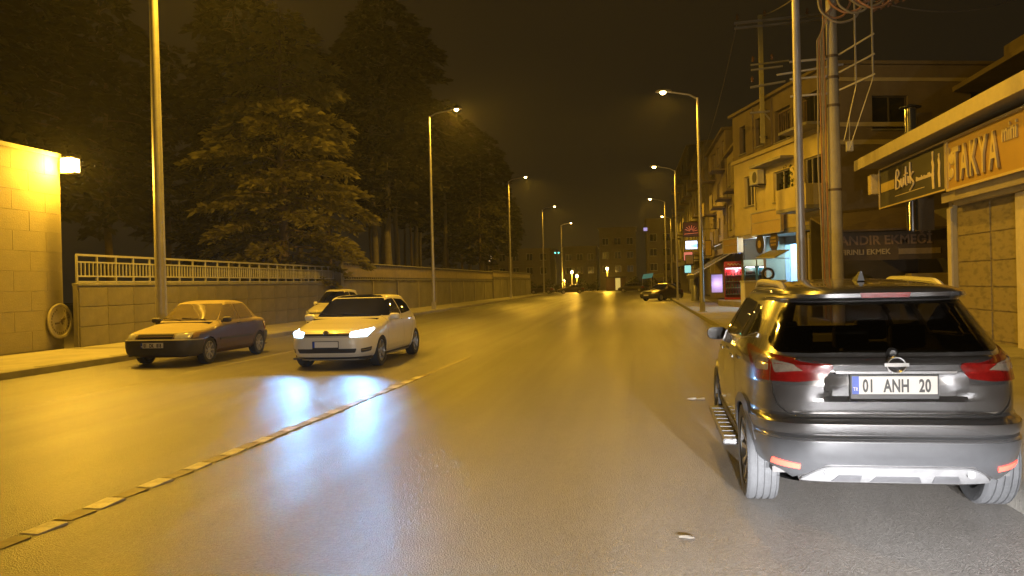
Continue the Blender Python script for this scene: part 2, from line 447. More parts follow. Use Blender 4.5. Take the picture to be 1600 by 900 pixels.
def seats(parent, rows, w=.5, zb=.55, top=1.05):
    for y, xs in rows:
        for x in xs:
            mb = MB(); mb.box(x-w/2, x+w/2, y-.1, y+.45, zb-.22, zb-.06); mb.prism([(y-.1, zb-.1), (y+.08, zb-.1), (y-.1, top), (y-.24, top)], x-w/2, x+w/2)
            mb.prism([(y-.16, top+.02), (y-.10, top+.02), (y-.14, top+.20), (y-.24, top+.20), (y-.25, top+.03)], x-.13, x+.13)
            mb.build('seat', DARKIN, parent, bevel=.03)
def plate(parent, mtx, word, wide=.52, frame_txt=True):
    """licence plate in its black holder: child of the car, own sub-parts"""
    h = .112
    p = MB(); p.box(-wide/2-.012, wide/2+.012, -h/2-.034, h/2+.012, -.012, .004)
    o = p.build('licence_plate', BLACK, parent, bevel=.004); o.matrix_local = mtx
    q = MB(); q.box(-wide/2+.042, wide/2, -h/2, h/2, .004, .008); q.build('plate_face', mat('plate white', (.66, .64, .60), .35, var=.06), o)
    b = MB(); b.box(-wide/2, -wide/2+.042, -h/2, h/2, .004, .008); b.build('country_band', mat('plate blue', (.01, .06, .42), .35, var=.1), o)
    if word:
        ws = word.split(); tot = sum(len(w) for w in ws)+1.3*(len(ws)-1); xx = -.205; step = .435/tot
        for w in ws:
            text(w, .082, INK, o, Matrix.Translation((xx+step*len(w)/2, -.041, .009)), name='plate_number', sx=.62, ext=.001, bold=.0035, spacing=1.06); xx += step*(len(w)+1.3)
        text('TR', .024, WHITE, o, Matrix.Translation((-wide/2+.021, -.035, .009)), name='country_code', sx=.8, ext=.001)
    return o

# ------------------------------------------------------------------ the grey SUV
def make_suv():
    PAINT = mat('grey metallic paint', (.115, .113, .112), .24, metal=.7, var=.10, scale=30, coat=.8)
    CLAD = mat('grey cladding plastic', (.050, .050, .052), .38, var=.25, scale=20)
    DUSTY = mat('dusty silver plastic', (.105, .105, .105), .5, metal=.0, var=.35, scale=9)
    GL = glass('tinted car glass', (.52, .50, .42))
    RED = mat('red lamp lens', (.13, .004, .003), .2, var=.3, scale=25, coat=.3)
    CLEAR = mat('clear lamp lens', (.24, .20, .15), .15, metal=.35, var=.3, scale=40, coat=.6)
    zk = [.24, .28, .33, .40, .50, .565, .585, .60, .64, .665, .68, .70, .72, .80, .90, 1.00, 1.035, 1.05, 1.075, 1.11, 1.20, 1.30, 1.40, 1.432, 1.445, 1.46, 1.485, 1.505, 1.525, 1.545, 1.562, 1.575, 1.582]
    yr = [1.93, 2.02, 2.09, 2.145, 2.185, 2.19, 2.165, 2.16, 2.185, 2.18, 2.15, 2.085, 2.08, 2.10, 2.115, 2.11, 2.125, 2.115, 2.055, 2.03, 1.955, 1.875, 1.795, 1.775, 1.87, 1.92, 1.925, 1.89, 1.78, 1.55, 1.25, .85, .3]
    yf = [1.95, 2.02, 2.08, 2.13, 2.17, 2.18, 2.18, 2.18, 2.17, 2.165, 2.16, 2.15, 2.14, 2.08, 1.90, 1.50, 1.32, 1.25, 1.13, 1.02, .82, .59, .36, .28, .25, .21, .14, .08, .0, -.12, -.28, -.5, -.6]
    hw = [.80, .83, .855, .875, .893, .90, .90, .90, .905, .907, .907, .906, .905, .904, .902, .890, .882, .878, .868, .850, .806, .752, .694, .674, .665, .655, .636, .615, .585, .53, .45, .32, .15]
    nr = [5.9]*12 + [5.8, 5.7, 5.5, 5.3, 5.2, 5.2, 5.2, 5.1, 5.0, 4.9, 4.8, 4.8, 5.4, 6.0, 6.0, 5.4, 5.0, 4.0, 3.2, 2.6, 2.1]
    nf = [3.6]*14 + [3.2, 3, 3, 3, 3.2, 3.4, 3.6, 3.6, 3.6, 3.6, 3.6, 3.6, 3.4, 3.2, 3, 2.8, 2.5, 2.2, 2.0]
    def disp(x, z, front):
        if front: return np.zeros_like(x)
        def sm(a, lo, hi): t = np.clip((a-lo)/(hi-lo), 0, 1); return t*t*(3-2*t)
        ax = np.abs(x)
        # recess round the number plate, its flanks slanting outwards towards the bottom of the panel
        k = (z-.83)/(.98-.83)
        w = .375 + .05*np.clip(1-k, 0, 1)
        return .052*(1-sm(ax, w-.05, w+.05))*sm(z, .80, .83)*(1-sm(z, .972, .99))
    sh = Shell(zk, yr, yf, hw, nr, nf, ymid=0., disp=disp)
    root = thing('suv', 'grey metallic SUV parked nose away at the right kerb, its lower rear lit white', 'car', (1.70, 7.43, 0), R(-1.8))
    rwin = [(-.70, 1.105), (.70, 1.105), (.735, 1.16), (.585, 1.428), (-.585, 1.428), (-.735, 1.16)]
    wsh = [(-.73, 1.10), (.73, 1.10), (.60, 1.47), (-.60, 1.47)]
    w1 = [(.75, 1.09), (.0, 1.10), (.0, 1.43), (.22, 1.43), (.42, 1.35)]
    w2 = [(-.06, 1.10), (-.85, 1.13), (-.82, 1.41), (-.06, 1.435)]
    w3 = [(-.92, 1.135), (-1.42, 1.21), (-1.30, 1.30), (-1.1, 1.385), (-.90, 1.405)]
    V, F = sh.mesh(holes=[('rx', shrink(rwin, .9)), ('fx', shrink(wsh, .94)), ('y', shrink(w1, .9)), ('y', shrink(w2, .92)), ('y', shrink(w3, .86))], arches=[(-1.405, .345), (1.24, .345)], archr=.385, trim=lambda c: c[1] < -1.5 and abs(c[0]) > .58 and c[2] < .30+.36*(abs(c[0])-.58))
    m = MB(); m.add(V, F); body = m.build('body', PAINT, root, smooth=28, fix=True)
    sh.patch('rear_window', rwin, 'rx', GL, root, d=.006, r=.05)
    # black band and pillars round the rear glass
    fr = MB()
    sh.patch('windscreen', wsh, 'fx', GL, root, d=.005, r=.05)
    for w in (w1, w2, w3): sh.patch('side_window', w, 'y+', GL, root, d=.005, r=.03, both=True)
    sh.patch('window_trim', [(.80, 1.075), (-1.46, 1.175), (-1.46, 1.20), (-.9, 1.128), (.76, 1.092)], 'y+', CHROME, root, d=.006, both=True)
    # lower cladding all round
    sh.patch('sill_cladding', [(.86, .30), (-1.0, .30), (-1.0, .44), (.86, .44)], 'y+', CLAD, root, d=.012, both=True)
    for ay in (-1.405, 1.24):
        ring = [(ay+.425*math.cos(t), .345+.425*math.sin(t)) for t in np.linspace(.0, PI-.38, 26)] + [(ay+.355*math.cos(t), .345+.355*math.sin(t)) for t in np.linspace(PI-.38, .0, 26)]
        sh.patch('wheel_arch', ring, 'y+', CLAD, root, d=.014, both=True)
    for ay in (-1.405, 1.24):
        for sd in (-1, 1):
            ww = MB(); n = 14; vs = []
            for k in range(n+1):
                a = -.25+(PI-.3)*k/n
                for xx in (.50, .86): vs.append((sd*xx, ay+.40*math.cos(a), .345+.40*math.sin(a)))
            ww.add(vs, [(2*k, 2*k+1, 2*k+3, 2*k+2) for k in range(n)]+[tuple(2*k for k in range(n+1))]); ww.build('wheel_well', DARKIN, root)
    # rear bumper skins
    sh.patch('bumper_step', [(-1.30, .60), (1.30, .60), (1.30, .668), (.90, .664), (-.90, .664), (-1.30, .668)], 'rs', PAINT, root, d=.010, step=.05)
    sh.patch('bumper_gap', [(-1.28, .578), (1.28, .578), (1.28, .598), (-1.28, .598)], 'rs', BLACK, root, d=.003, step=.05)
    sh.patch('lower_bumper', [(-.64, .30), (-.56, .345), (-.44, .415), (.44, .415), (.56, .345), (.64, .30), (.72, .345), (.98, .385), (1.24, .47), (1.27, .56), (-1.27, .56), (-1.24, .47), (-.98, .385), (-.72, .345)], 'rs', mat('dark bumper paint', (.045, .046, .048), .28, metal=.35, var=.15, scale=20, coat=.5), root, d=.010, step=.05)
    sk = sh.patch('skid_plate', [(-.60, .292), (.60, .292), (.50, .372), (.42, .402), (-.42, .402), (-.50, .372)], 'rs', DUSTY, root, d=.018, r=.03)
    cut = [sh.patch('skid_recess', [(-.16, .30), (.16, .30), (.13, .345), (-.13, .345)], 'rs', CLAD, sk, d=.021, rim=.004)]
    for sx_ in (-1, 1):
        sh.patch('skid_recess', [(sx_*.40, .30), (sx_*.22, .30), (sx_*.22, .352), (sx_*.36, .352)][::sx_], 'rs', CLAD, sk, d=.021, rim=.004)
        b = MB(); b.lathe([(.026, .0), (.026, -.012), (.018, -.016), (.001, -.016)], 16, 'y', tuple(sh.off('rs', [sx_*.43], [.372], .02)[0])); b.build('parking_sensor', DUSTY, sk, smooth=True)
    for sx_ in (-1, 1):
        sh.patch('reflector', [(sx_*.60, .378), (sx_*.83, .388), (sx_*.81, .428), (sx_*.60, .408)], 'rs', emit('self-glowing red reflector', (.85, .07, .045), .25), root, d=.016, r=.008)  # weak emission stands in for the headlight the reflector throws back
    # tail lamps wrap round the corner
    for sx_ in (-1, 1):
        tl = sh.patch('tail_light', [(sx_*.375, 1.035), (sx_*.44, .945), (sx_*.60, .925), (sx_*.98, .915), (sx_*1.13, 1.02), (sx_*1.28, 1.115), (sx_*1.18, 1.125), (sx_*.78, 1.085)], 'rs', RED, root, d=.014, step=.03, r=.02)
        sh.patch('clear_lens', [(sx_*.56, 1.000), (sx_*.76, .975), (sx_*.80, 1.052), (sx_*.62, 1.035)], 'rs', CLEAR, tl, d=.0165, rim=.004, r=.015)
        sh.patch('clear_lens', [(sx_*.825, .985), (sx_*.98, .98), (sx_*1.16, 1.085), (sx_*.84, 1.068)], 'rs', CLEAR, tl, d=.0165, rim=.004, r=.015)
        sh.seam('lamp_seam', [(sx_*.80, .915), (sx_*.80, 1.088)], 'rs', BLACK, tl, w=.006, d=.0175)
    # tailgate lip, chrome strip, shut lines
    sh.patch('tailgate_lip', [(-.50, 1.04), (.50, 1.04), (.62, 1.058), (.58, 1.066), (-.58, 1.066), (-.62, 1.058)], 'rs', PAINT, root, d=.016, r=.006)
    sh.patch('handle_strip', [(-.36, .982), (.36, .982), (.37, .996), (-.37, .996)], 'rs', CHROME, root, d=.010)
    sh.seam('tailgate_gap', [(.80, .915), (.785, .84), (.74, .765), (.66, .715), (.0, .706), (-.66, .715), (-.74, .765), (-.785, .84), (-.80, .915)], 'rs', BLACK, root, w=.011)
    sh.patch('lower_strip', [(-.62, .722), (.62, .722), (.64, .735), (-.64, .735)], 'rs', CHROME, root, d=.004, rim=.006)
    sh.seam('door_gap', [(.80, 1.07), (.86, .80), (.80, .46)], 'y+', BLACK, root, both=True)
    sh.seam('door_gap', [(-.03, 1.09), (-.03, .46)], 'y+', BLACK, root, both=True)
    sh.seam('door_gap', [(-.90, 1.10), (-.95, .90), (-1.02, .76), (-.92, .46)], 'y+', BLACK, root, both=True)
    for sd in (-1, 1):
        for y in (.12, -.78):
            p = sh.off('y+' if sd > 0 else 'y-', [y, y-.2], [.985, .99], .028); h = MB(); h.bar(p[0], p[1], .02, .028); h.build('door_handle', PAINT, root, bevel=.006)
    # number plate, badge
    yb = sh.off('rx', [0.], [.905], 0)[0]
    plate(root, frame((0, yb[1]-.016, .905), (1, 0, 0), (0, -.03, 1)), '01  ANH  20')
    text('NISSAN', .013, WHITE, root.children[-1], Matrix.Translation((-.195, -.083, .005)), name='frame_lettering', ext=.0005)
    yb = sh.off('rx', [0.], [1.040], 0)[0]
    bd = MB(); n = 30
    pts = [(0+.056*math.cos(2*PI*k/n), yb[1]-.014, 1.040+.048*math.sin(2*PI*k/n)) for k in range(n+1)]
    bd.tube(pts, .010, 8, cap=False); bd.box(-.074, .074, yb[1]-.026, yb[1]-.006, 1.029, 1.051)
    bd.build('badge', CHROME, root, smooth=40)
    # high brake light, wiper, antenna, roof rails
    sh.patch('brake_light', [(-.15, 1.462), (.15, 1.462), (.16, 1.484), (-.16, 1.484)], 'rx', RED, root, d=.008)
    wp = MB(); a = sh.off('rx', [0., -.40], [1.112, 1.128], .02); wp.lathe([(.035, 0), (.035, -.02), (.02, -.035), (.001, -.035)], 18, 'y', tuple(sh.off('rx', [0.], [1.105], .0)[0])); wp.build('wiper', BLACK, root, smooth=True)
    an = MB(); an.add([(-.03, -1.30, 1.55), (.03, -1.30, 1.55), (.03, -1.12, 1.555), (-.03, -1.12, 1.555), (-.006, -1.31, 1.635), (.006, -1.31, 1.635), (0, -1.24, 1.63)], [(0,1,5,4), (1,2,6,5), (2,3,6), (3,0,4,6), (4,5,6), (0,3,2,1)]); an.build('antenna_fin', BLACK, root)
    SIL = mat('silver roof rail', (.50, .48, .44), .45, metal=.15, var=.1)
    for sx_ in (-1, 1):
        rl = MB(); pts = []
        for t in np.linspace(0, 1, 19):
            y = .15 - 1.50*t; e = min(t, 1-t)/.12
            pts.append((sx_*(.565-.01*t), y, 1.515 + .052*min(1, e)**.6 - .04*max(0, t-.4)))
        rl.tube(pts, [.026]*19, 8); rl.build('roof_rail', SIL, root, smooth=True)
    for sx_ in (-1, 1): mirror_part(root, sx_*.80, .72, 1.07, sx_, BLACK, .85)
    for sx_ in (-1, 1):
        st = MB(); st.box(min(sx_*.84, sx_*1.0), max(sx_*.84, sx_*1.0), -.93, .80, .285, .335)
        o = st.build('side_step', mat('aluminium step', (.12, .118, .115), .45, metal=.4, var=.35, scale=25, bump=.4, bscale=60), root, bevel=.015)
        for k in range(8):
            g = MB(); y = -.82+k*.2; g.box(min(sx_*.87, sx_*.985), max(sx_*.87, sx_*.985), y, y+.12, .334, .342); g.build('tread_pad', BLACK, o)
    for ay in (-1.405, 1.24):
        for sx_ in (-1, 1): wheel(root, sx_*.785, ay, .345, .225, sx_, spokes=10)
    ex = MB(); ex.tube([(-.46, -1.2, .27), (-.46, -1.8, .29)], .028, 10); ex.box(-.45, .45, -1.7, -1.1, .26, .31); ex.bar((-.66, -1.405, .34), (.66, -1.405, .34), .09); ex.build('axle_and_exhaust', mat('dirty steel', (.22, .21, .2), .6, metal=.4, var=.4), root)
    seats(root, [(.15, (-.38, .38)), (-.75, (-.42, 0, .42))], top=1.02)
    ds = MB(); ds.prism([(.55, .85), (1.3, .85), (1.25, 1.05), (.75, 1.03), (.6, .98)], -.72, .72); ds.box(-.75, .75, -1.9, 1.0, .30, .34); ds.box(-.6, .6, -1.75, -1.0, .34, .95); ds.build('dashboard', DARKIN, root)
    return root
suv = make_suv(); suv.scale = (.97, 1, 1)

# ------------------------------------------------------------------ hatchback with lit headlights
def make_hatch(name, label, loc, rotz, paint, roof, lit=True, open_door=False, power=P_HEAD):
    GL = glass('car glass', (.14, .15, .17)); TRIM = BLACK
    zk = [.17, .22, .30, .40, .50, .60, .655, .70, .735, .77, .81, .85, .89, .93, .965, .99, 1.03, 1.10, 1.20, 1.30, 1.36, 1.39, 1.415, 1.435, 1.447, 1.452]
    yr = [1.86, 1.95, 2.03, 2.09, 2.12, 2.12, 2.11, 2.10, 2.09, 2.08, 2.06, 2.045, 2.02, 2.0, 1.975, 1.95, 1.92, 1.87, 1.79, 1.71, 1.68, 1.70, 1.62, 1.4, 1.05, .6]
    yf = [1.93, 2.03, 2.09, 2.12, 2.13, 2.125, 2.11, 2.08, 2.03, 1.96, 1.84, 1.66, 1.45, 1.22, 1.02, .93, .85, .70, .49, .27, .14, .07, 0, -.09, -.2, -.35]
    hw = [.78, .82, .86, .885, .895, .897, .897, .896, .895, .893, .890, .884, .875, .862, .845, .835, .822, .792, .742, .684, .640, .610, .565, .49, .38, .2]
    nr = [4.5]*14 + [4.3, 4.2, 4.2, 4, 4, 4, 4, 4, 3.6, 3.2, 2.8, 2.2]
    nf = [5.4, 5.4, 5.4, 5.4, 5.2, 5.0, 4.8, 4.6, 4.5, 4.4, 4.3, 4.2, 4.0, 3.8, 3.6, 3.5, 3.4, 3.4, 3.4, 3.4, 3.4, 3.2, 3, 2.8, 2.5, 2.2]
    sh = Shell(zk, yr, yf, hw, nr, nf)
    root = thing(name, label, 'car', loc, rotz)
    wsh = [(-.715, 1.0), (.715, 1.0), (.575, 1.375), (-.575, 1.375)]
    w1 = [(.70, 1.005), (-.28, 1.005), (-.26, 1.355), (.06, 1.355), (.22, 1.30)]
    w2 = [(-.34, 1.005), (-1.22, 1.05), (-1.20, 1.20), (-.95, 1.32), (-.33, 1.355)]
    V, F = sh.mesh(nq=34, holes=[('fx', shrink(wsh, .94)), ('y', shrink(w1, .9)), ('y', shrink(w2, .9))], arches=[(-1.37, .315), (1.26, .315)], archr=.335)
    V = np.array(V); mb = MB(); mb.add(V.tolist(), F); mb.build('body', paint, root, smooth=30)
    sh.patch('windscreen', wsh, 'fx', GL, root, d=.004, r=.05)
    sh.patch('roof_panel', [(-.54, 1.395), (.54, 1.395), (.44, 1.43), (-.44, 1.43)], 'fx', roof, root, d=.004)
    rp_ = MB()
    g = [[(x, y) for x in np.linspace(-.50, .50, 11)] for y in np.linspace(-.06, -1.30, 14)]
    zz = lambda x, y: 1.458 - .10*abs(x)**2.2*1.2 - .022*((y+.6)/.7)**2
    rp_.add([(x, y, zz(x, y)) for row in g for x, y in row], [(i*11+k, i*11+k+1, (i+1)*11+k+1, (i+1)*11+k) for i in range(13) for k in range(10)])
    rp_.build('roof', roof, root, smooth=True)
    for w in (w1, w2): sh.patch('side_window', w, 'y+', GL, root, d=.004, r=.03, both=True)
    sh.patch('rear_window', [(-.62, 1.03), (.62, 1.03), (.52, 1.33), (-.52, 1.33)], 'rx', GL, root, d=.004, r=.05)
    for ay in (-1.37, 1.26):
        ring = [(ay+.355*math.cos(t), .315+.355*math.sin(t)) for t in np.linspace(-.2, PI+.2, 22)] + [(ay+.315*math.cos(t), .315+.315*math.sin(t)) for t in np.linspace(PI+.2, -.2, 22)]
        sh.patch('wheel_arch', [(u, max(.2, z)) for u, z in ring], 'y+', paint, root, d=.006, both=True)
        for sx_ in (-1, 1): wheel(root, sx_*.775, ay, .315, .205, sx_, spokes=5, treads=False)
    ww = MB()
    for ay in (-1.37, 1.26):
        for sd in (-1, 1):
            ww.add([(sd*.55, ay-.42, .2), (sd*.55, ay+.42, .2), (sd*.55, ay+.42, .72), (sd*.55, ay-.42, .72)], [(0,1,2,3)])
    ww.box(-.78, .78, -1.9, 1.9, .19, .22); ww.build('underbody', DARKIN, root)
    # front
    sh.patch('grille', [(-.46, .665), (.46, .665), (.48, .715), (-.48, .715)], 'fs', TRIM, root, d=.006)
    sh.patch('grille_bar', [(-.46, .686), (.46, .686), (.46, .694), (-.46, .694)], 'fs', CHROME, root, d=.010)
    LE = emit('headlight glow', (.48, .75, 1.0), 24.0) if lit else mat('unlit lamp', (.6, .6, .6), .1, metal=.5)
    hl = []
    for sx_ in (-1, 1):
        h = sh.patch('headlight', [(sx_*.48, .640), (sx_*.86, .640), (sx_*1.04, .77), (sx_*.96, .80), (sx_*.62, .755), (sx_*.48, .735)], 'fs', (emit('lit headlight lens', (.60, .82, 1.0), 6.0) if lit else mat('headlight housing', (.5, .52, .55), .15, metal=.5, coat=.6)), root, d=.008, r=.02)
        hl.append(h); c = sh.off('fs', [sx_*.74], [.705], .012)[0]
        b = MB(); b.lathe([(.001, .014), (.028, .011), (.05, .004), (.055, -.01)], 20, 'y', tuple(c)); b.build('lamp', LE, h, smooth=True)
        b = MB(); c2 = sh.off('fs', [sx_*.58], [.692], .012)[0]; b.lathe([(.001, .010), (.022, .007), (.032, -.01)], 16, 'y', tuple(c2)); b.build('lamp', LE, h, smooth=True)
        if lit:
            p = c + np.array([0, .05, 0])
            spot('headlight_beam', tuple(p), (p[0], p[1]+10, p[2]+.45), power, (.17, .50, 1.0), R(84), 1.0, .05, root)
    sh.patch('lower_intake', [(-.58, .33), (.58, .33), (.62, .415), (-.62, .415)], 'fs', TRIM, root, d=.004, r=.02)
    for sx_ in (-1, 1):
        sh.patch('fog_intake', [(sx_*.70, .33), (sx_*.98, .35), (sx_*1.02, .435), (sx_*.70, .41)], 'fs', TRIM, root, d=.004, r=.02)
        sh.patch('fog_trim', [(sx_*.70, .372), (sx_*.98, .388), (sx_*.98, .398), (sx_*.70, .384)], 'fs', CHROME, root, d=.008)
    sh.patch('front_lip', [(-.95, .215), (.95, .215), (1.0, .245), (-1.0, .245)], 'fs', TRIM, root, d=.012)
    sh.seam('bumper_gap', [(-.98, .648), (.98, .648)], 'fs', BLACK, root)
    sh.seam('bonnet_gap', [(-.98, .80), (-.60, .742), (.60, .742), (.98, .80)], 'fs', BLACK, root, w=.006)
    c = sh.off('fs', [0], [.70], .01)[0]
    b = MB(); b.lathe([(.062, -.004), (.066, .006), (.058, .012), (.052, .006), (.001, .006)], 24, 'y', tuple(c)); b.build('badge', CHROME, root, smooth=True)
    c = sh.off('fs', [0], [.50], .0)[0]
    plate(root, frame((0, c[1]+.016, .50), (-1, 0, 0), (0, 0, 1)), None)
    for ln in ([(.72, 1.0), (.86, .80), (.82, .26)], [(-.31, 1.0), (-.31, .26)], [(-1.1, 1.02), (-1.08, .72), (-.98, .6), (-.88, .26)]): sh.seam('door_gap', ln, 'y+', BLACK, root, both=True)
    sh.patch('sill', [(.85, .215), (-.98, .215), (-.98, .255), (.85, .255)], 'y+', TRIM, root, d=.005, both=True)
    for sd in (-1, 1):
        for y in (-.12, -.98):
            p = sh.off('y+' if sd > 0 else 'y-', [y, y-.18], [.90, .905], .025); h = MB(); h.bar(p[0], p[1], .02, .025); h.build('door_handle', paint, root, bevel=.005)
    for sd in (-1, 1):
        if not (open_door and sd > 0): mirror_part(root, sd*.83, .60, .985, sd, paint, .95)
    for sd in (-1, 1):
        sh.patch('tail_light', [(sd*.45, .80), (sd*.95, .80), (sd*1.1, .93), (sd*.45, .92)], 'rs', mat('red lamp lens', (.30, .008, .006), .12), root, d=.008, r=.02)
    if open_door:
        # front passenger door swung open: panel, window frame, glass
        d = MB(); P = lambda a, z, o=0: (a, -o, z)
        dm = MB(); dm.prism([(0, .27), (.98, .30), (1.0, .985), (0, .965)], -.06, .05, axis='y')
        door = dm.build('open_door', paint, root, bevel=.02)
        door.matrix_local = Matrix.Translation((.87, .78, 0)) @ Matrix.Rotation(R(-38), 4, 'Z')
        lab(door, 'front passenger door standing open')
        f2 = MB(); path = [(.03, 0, .98), (.42, -.05, 1.30), (.60, -.06, 1.355), (.97, -.06, 1.36), (1.0, 0, .98)]
        f2.tube(path, .022, 6); f2.build('door_frame', RAILM, door)
        g2 = MB(); g2.add(path, [(0, 1, 2, 3, 4)]); g2.build('door_glass', GL, door)
        mirror_part(door, .10, .08, 1.02, 1, paint, .95)
    wpr = MB()
    for xs in ((-.50, .12), (.10, .66)):
        a = sh.off('fx', xs, [1.0, 1.045], .02); wpr.bar(a[0], a[1], .018)
    wpr.build('wiper', BLACK, root)
    seats(root, [(-.05, (-.36, .36)), (-.95, (-.38, .38))], top=.98)
    ds = MB(); ds.prism([(.45, .80), (1.05, .80), (1.0, .97), (.6, .95)], -.7, .7)
    n = 18; ds.tube([(.36+.18*math.cos(2*PI*k/n), .42, .98+.17*math.sin(2*PI*k/n)) for k in range(n+1)], .014, 6); ds.build('dashboard', DARKIN, root)
    return root
CREAM = mat('white car paint', (.60, .575, .50), .32, var=.06, coat=.6, dust=.25)
GLOSSB = mat('black glass roof', (.012, .014, .016), .12, var=.1, coat=.6)
hatch = make_hatch('hatchback', 'white hatchback with black roof, headlights on, driving towards the camera', (-5.975, 17.2, 0), PI, CREAM, GLOSSB)
# the car whose headlights light the SUV's tail from behind the camera
rear_car = make_hatch('hatchback', 'silver hatchback parked behind the SUV with its headlights on', (1.18, -5.8, 0), 0, mat('silver car paint', (.42, .42, .43), .3, metal=.6, coat=.6), mat('silver car paint', (.4, .4, .4)), lit=False, open_door=False)
for sx_ in (-1, 1):
    l = spot('headlight_beam', (sx_*.66, 2.16, .66), (sx_*.66, 12.16, .66-10*math.tan(R(28.5))), P_REAR, (.97, .96, 1.0), R(56), .16, .045, rear_car)
    spot('headlight_spill', (sx_*.66, 2.16, .66), (sx_*.66, 12.16, .70), 1700, (1.0, .93, .86), R(70), .8, .045, rear_car)
rear_car.scale = (1.2, 1.2, 1.2)
van = make_hatch('van', 'tall white van mostly hidden behind the white hatchback', (-11.0, 28.9, 0), PI, CREAM, CREAM, lit=False, open_door=False)
van.scale = (.62, .92, 1.09)

# ------------------------------------------------------------------ older saloon, dusty
def make_saloon(name, label, loc, rotz, paint, glassm, group=None, word='01 DK 818', detail=True):
    TRIM = mat('faded black bumper', (.045, .043, .040), .6, var=.3, scale=8, dust=.35)
    zk = [.20, .24, .30, .40, .50, .56, .60, .64, .68, .72, .76, .80, .84, .87, .90, .93, .96, 1.05, 1.15, 1.25, 1.31, 1.345, 1.37, 1.388, 1.395]
    yr = [1.90, 1.98, 2.03, 2.06, 2.07, 2.06, 2.03, 2.03, 2.03, 2.02, 2.01, 2.0, 1.98, 1.95, 1.88, 1.70, 1.60, 1.50, 1.39, 1.27, 1.19, 1.12, .98, .75, .4]
    yf = [1.90, 1.98, 2.03, 2.05, 2.05, 2.04, 2.00, 1.98, 1.95, 1.90, 1.75, 1.52, 1.27, 1.08, .92, .83, .77, .60, .41, .22, .11, .03, -.06, -.18, -.3]
    hw = [.74, .78, .815, .835, .843, .845, .843, .842, .841, .84, .838, .835, .83, .82, .805, .79, .78, .74, .695, .645, .61, .575, .52, .42, .25]
    nr = [5]*15 + [4.2]*6 + [3.6, 3, 2.6, 2.2]
    nf = [6.5]*9 + [5.8, 5.0, 4.4, 3.6, 3.6, 3.6, 3.6, 3.6, 3.6, 3.6, 3.6, 3.4, 3.2, 3, 2.6, 2.2]
    sh = Shell(zk, yr, yf, hw, nr, nf)
    root = thing(name, label, 'car', loc, rotz, group)
    wsh = [(-.69, .945), (.69, .945), (.56, 1.315), (-.56, 1.315)]
    w1 = [(.58, .945), (-.22, .945), (-.20, 1.30), (.02, 1.30), (.14, 1.27)]
    w2 = [(-.27, .945), (-1.02, .95), (-.98, 1.16), (-.86, 1.30), (-.26, 1.30)]
    V, F = sh.mesh(step=.02, nq=32, holes=[('fx', shrink(wsh, .93)), ('y', shrink(w1, .9)), ('y', shrink(w2, .9))], arches=[(-1.25, .295), (1.18, .295)], archr=.325)
    mb = MB(); mb.add(V, F); mb.build('body', paint, root, smooth=30)
    sh.patch('windscreen', wsh, 'fx', glassm, root, d=.004, r=.04)
    for w in (w1, w2): sh.patch('side_window', w, 'y+', glassm, root, d=.004, r=.03, both=True)
    sh.patch('rear_window', [(-.62, .98), (.62, .98), (.52, 1.28), (-.52, 1.28)], 'rx', glassm, root, d=.004, r=.04)
    for ay in (-1.25, 1.18):
        ring = [(ay+.345*math.cos(t), .295+.345*math.sin(t)) for t in np.linspace(-.2, PI+.2, 20)] + [(ay+.305*math.cos(t), .295+.305*math.sin(t)) for t in np.linspace(PI+.2, -.2, 20)]
        sh.patch('wheel_arch', [(u, max(.22, z)) for u, z in ring], 'y+', paint, root, d=.005, both=True)
        for sx_ in (-1, 1): wheel(root, sx_*.735, ay, .295, .185, sx_, spokes=8, treads=False, rim=mat('dusty wheel trim', (.38, .36, .32), .5, metal=.4, var=.3))
    ww = MB()
    for ay in (-1.25, 1.18):
        for sd in (-1, 1): ww.add([(sd*.52, ay-.4, .2), (sd*.52, ay+.4, .2), (sd*.52, ay+.4, .68), (sd*.52, ay-.4, .68)], [(0,1,2,3)])
    ww.box(-.72, .72, -1.85, 1.85, .215, .24); ww.build('underbody', DARKIN, root)
    sh.patch('front_bumper', [(-1.15, .26), (1.15, .26), (1.20, .575), (-1.20, .575)], 'fs', TRIM, root, d=.03, r=.03, step=.06)
    sh.patch('rear_bumper', [(-1.15, .26), (1.15, .26), (1.20, .575), (-1.20, .575)], 'rs', TRIM, root, d=.03, r=.03, step=.06)
    sh.patch('bumper_strip', [(-1.18, .560), (1.18, .560), (1.18, .578), (-1.18, .578)], 'fs', mat('worn trim', (.30, .28, .24), .5), root, d=.034, rim=.005, step=.06)
    sh.patch('grille', [(-.40, .60), (.40, .60), (.42, .70), (-.42, .70)], 'fs', BLACK, root, d=.006)
    sh.patch('grille_bar', [(-.40, .645), (.40, .645), (.40, .655), (-.40, .655)], 'fs', paint, root, d=.012)
    HL = mat('headlight lens', (.70, .69, .64), .12, metal=.2, var=.4, scale=30, coat=.8)
    AMB = mat('amber indicator', (.30, .19, .07), .15, var=.3, coat=.5)
    for sx_ in (-1, 1):
        sh.patch('headlight', [(sx_*.46, .595), (sx_*.80, .60), (sx_*.82, .72), (sx_*.46, .705)], 'fs', HL, root, d=.010, r=.02)
        sh.patch('indicator', [(sx_*.835, .605), (sx_*1.02, .63), (sx_*1.02, .73), (sx_*.835, .722)], 'fs', AMB, root, d=.009, r=.015)
        sh.patch('tail_light', [(sx_*.50, .62), (sx_*1.02, .62), (sx_*1.02, .82), (sx_*.50, .80)], 'rs', mat('dusty red lamp', (.20, .01, .008), .25, dust=.3), root, d=.010, r=.02)
    c = sh.off('fs', [0], [.49], .03)[0]
    plate(root, frame((0, c[1]+.014, .475), (-1, 0, 0), (0, 0, 1)), word)
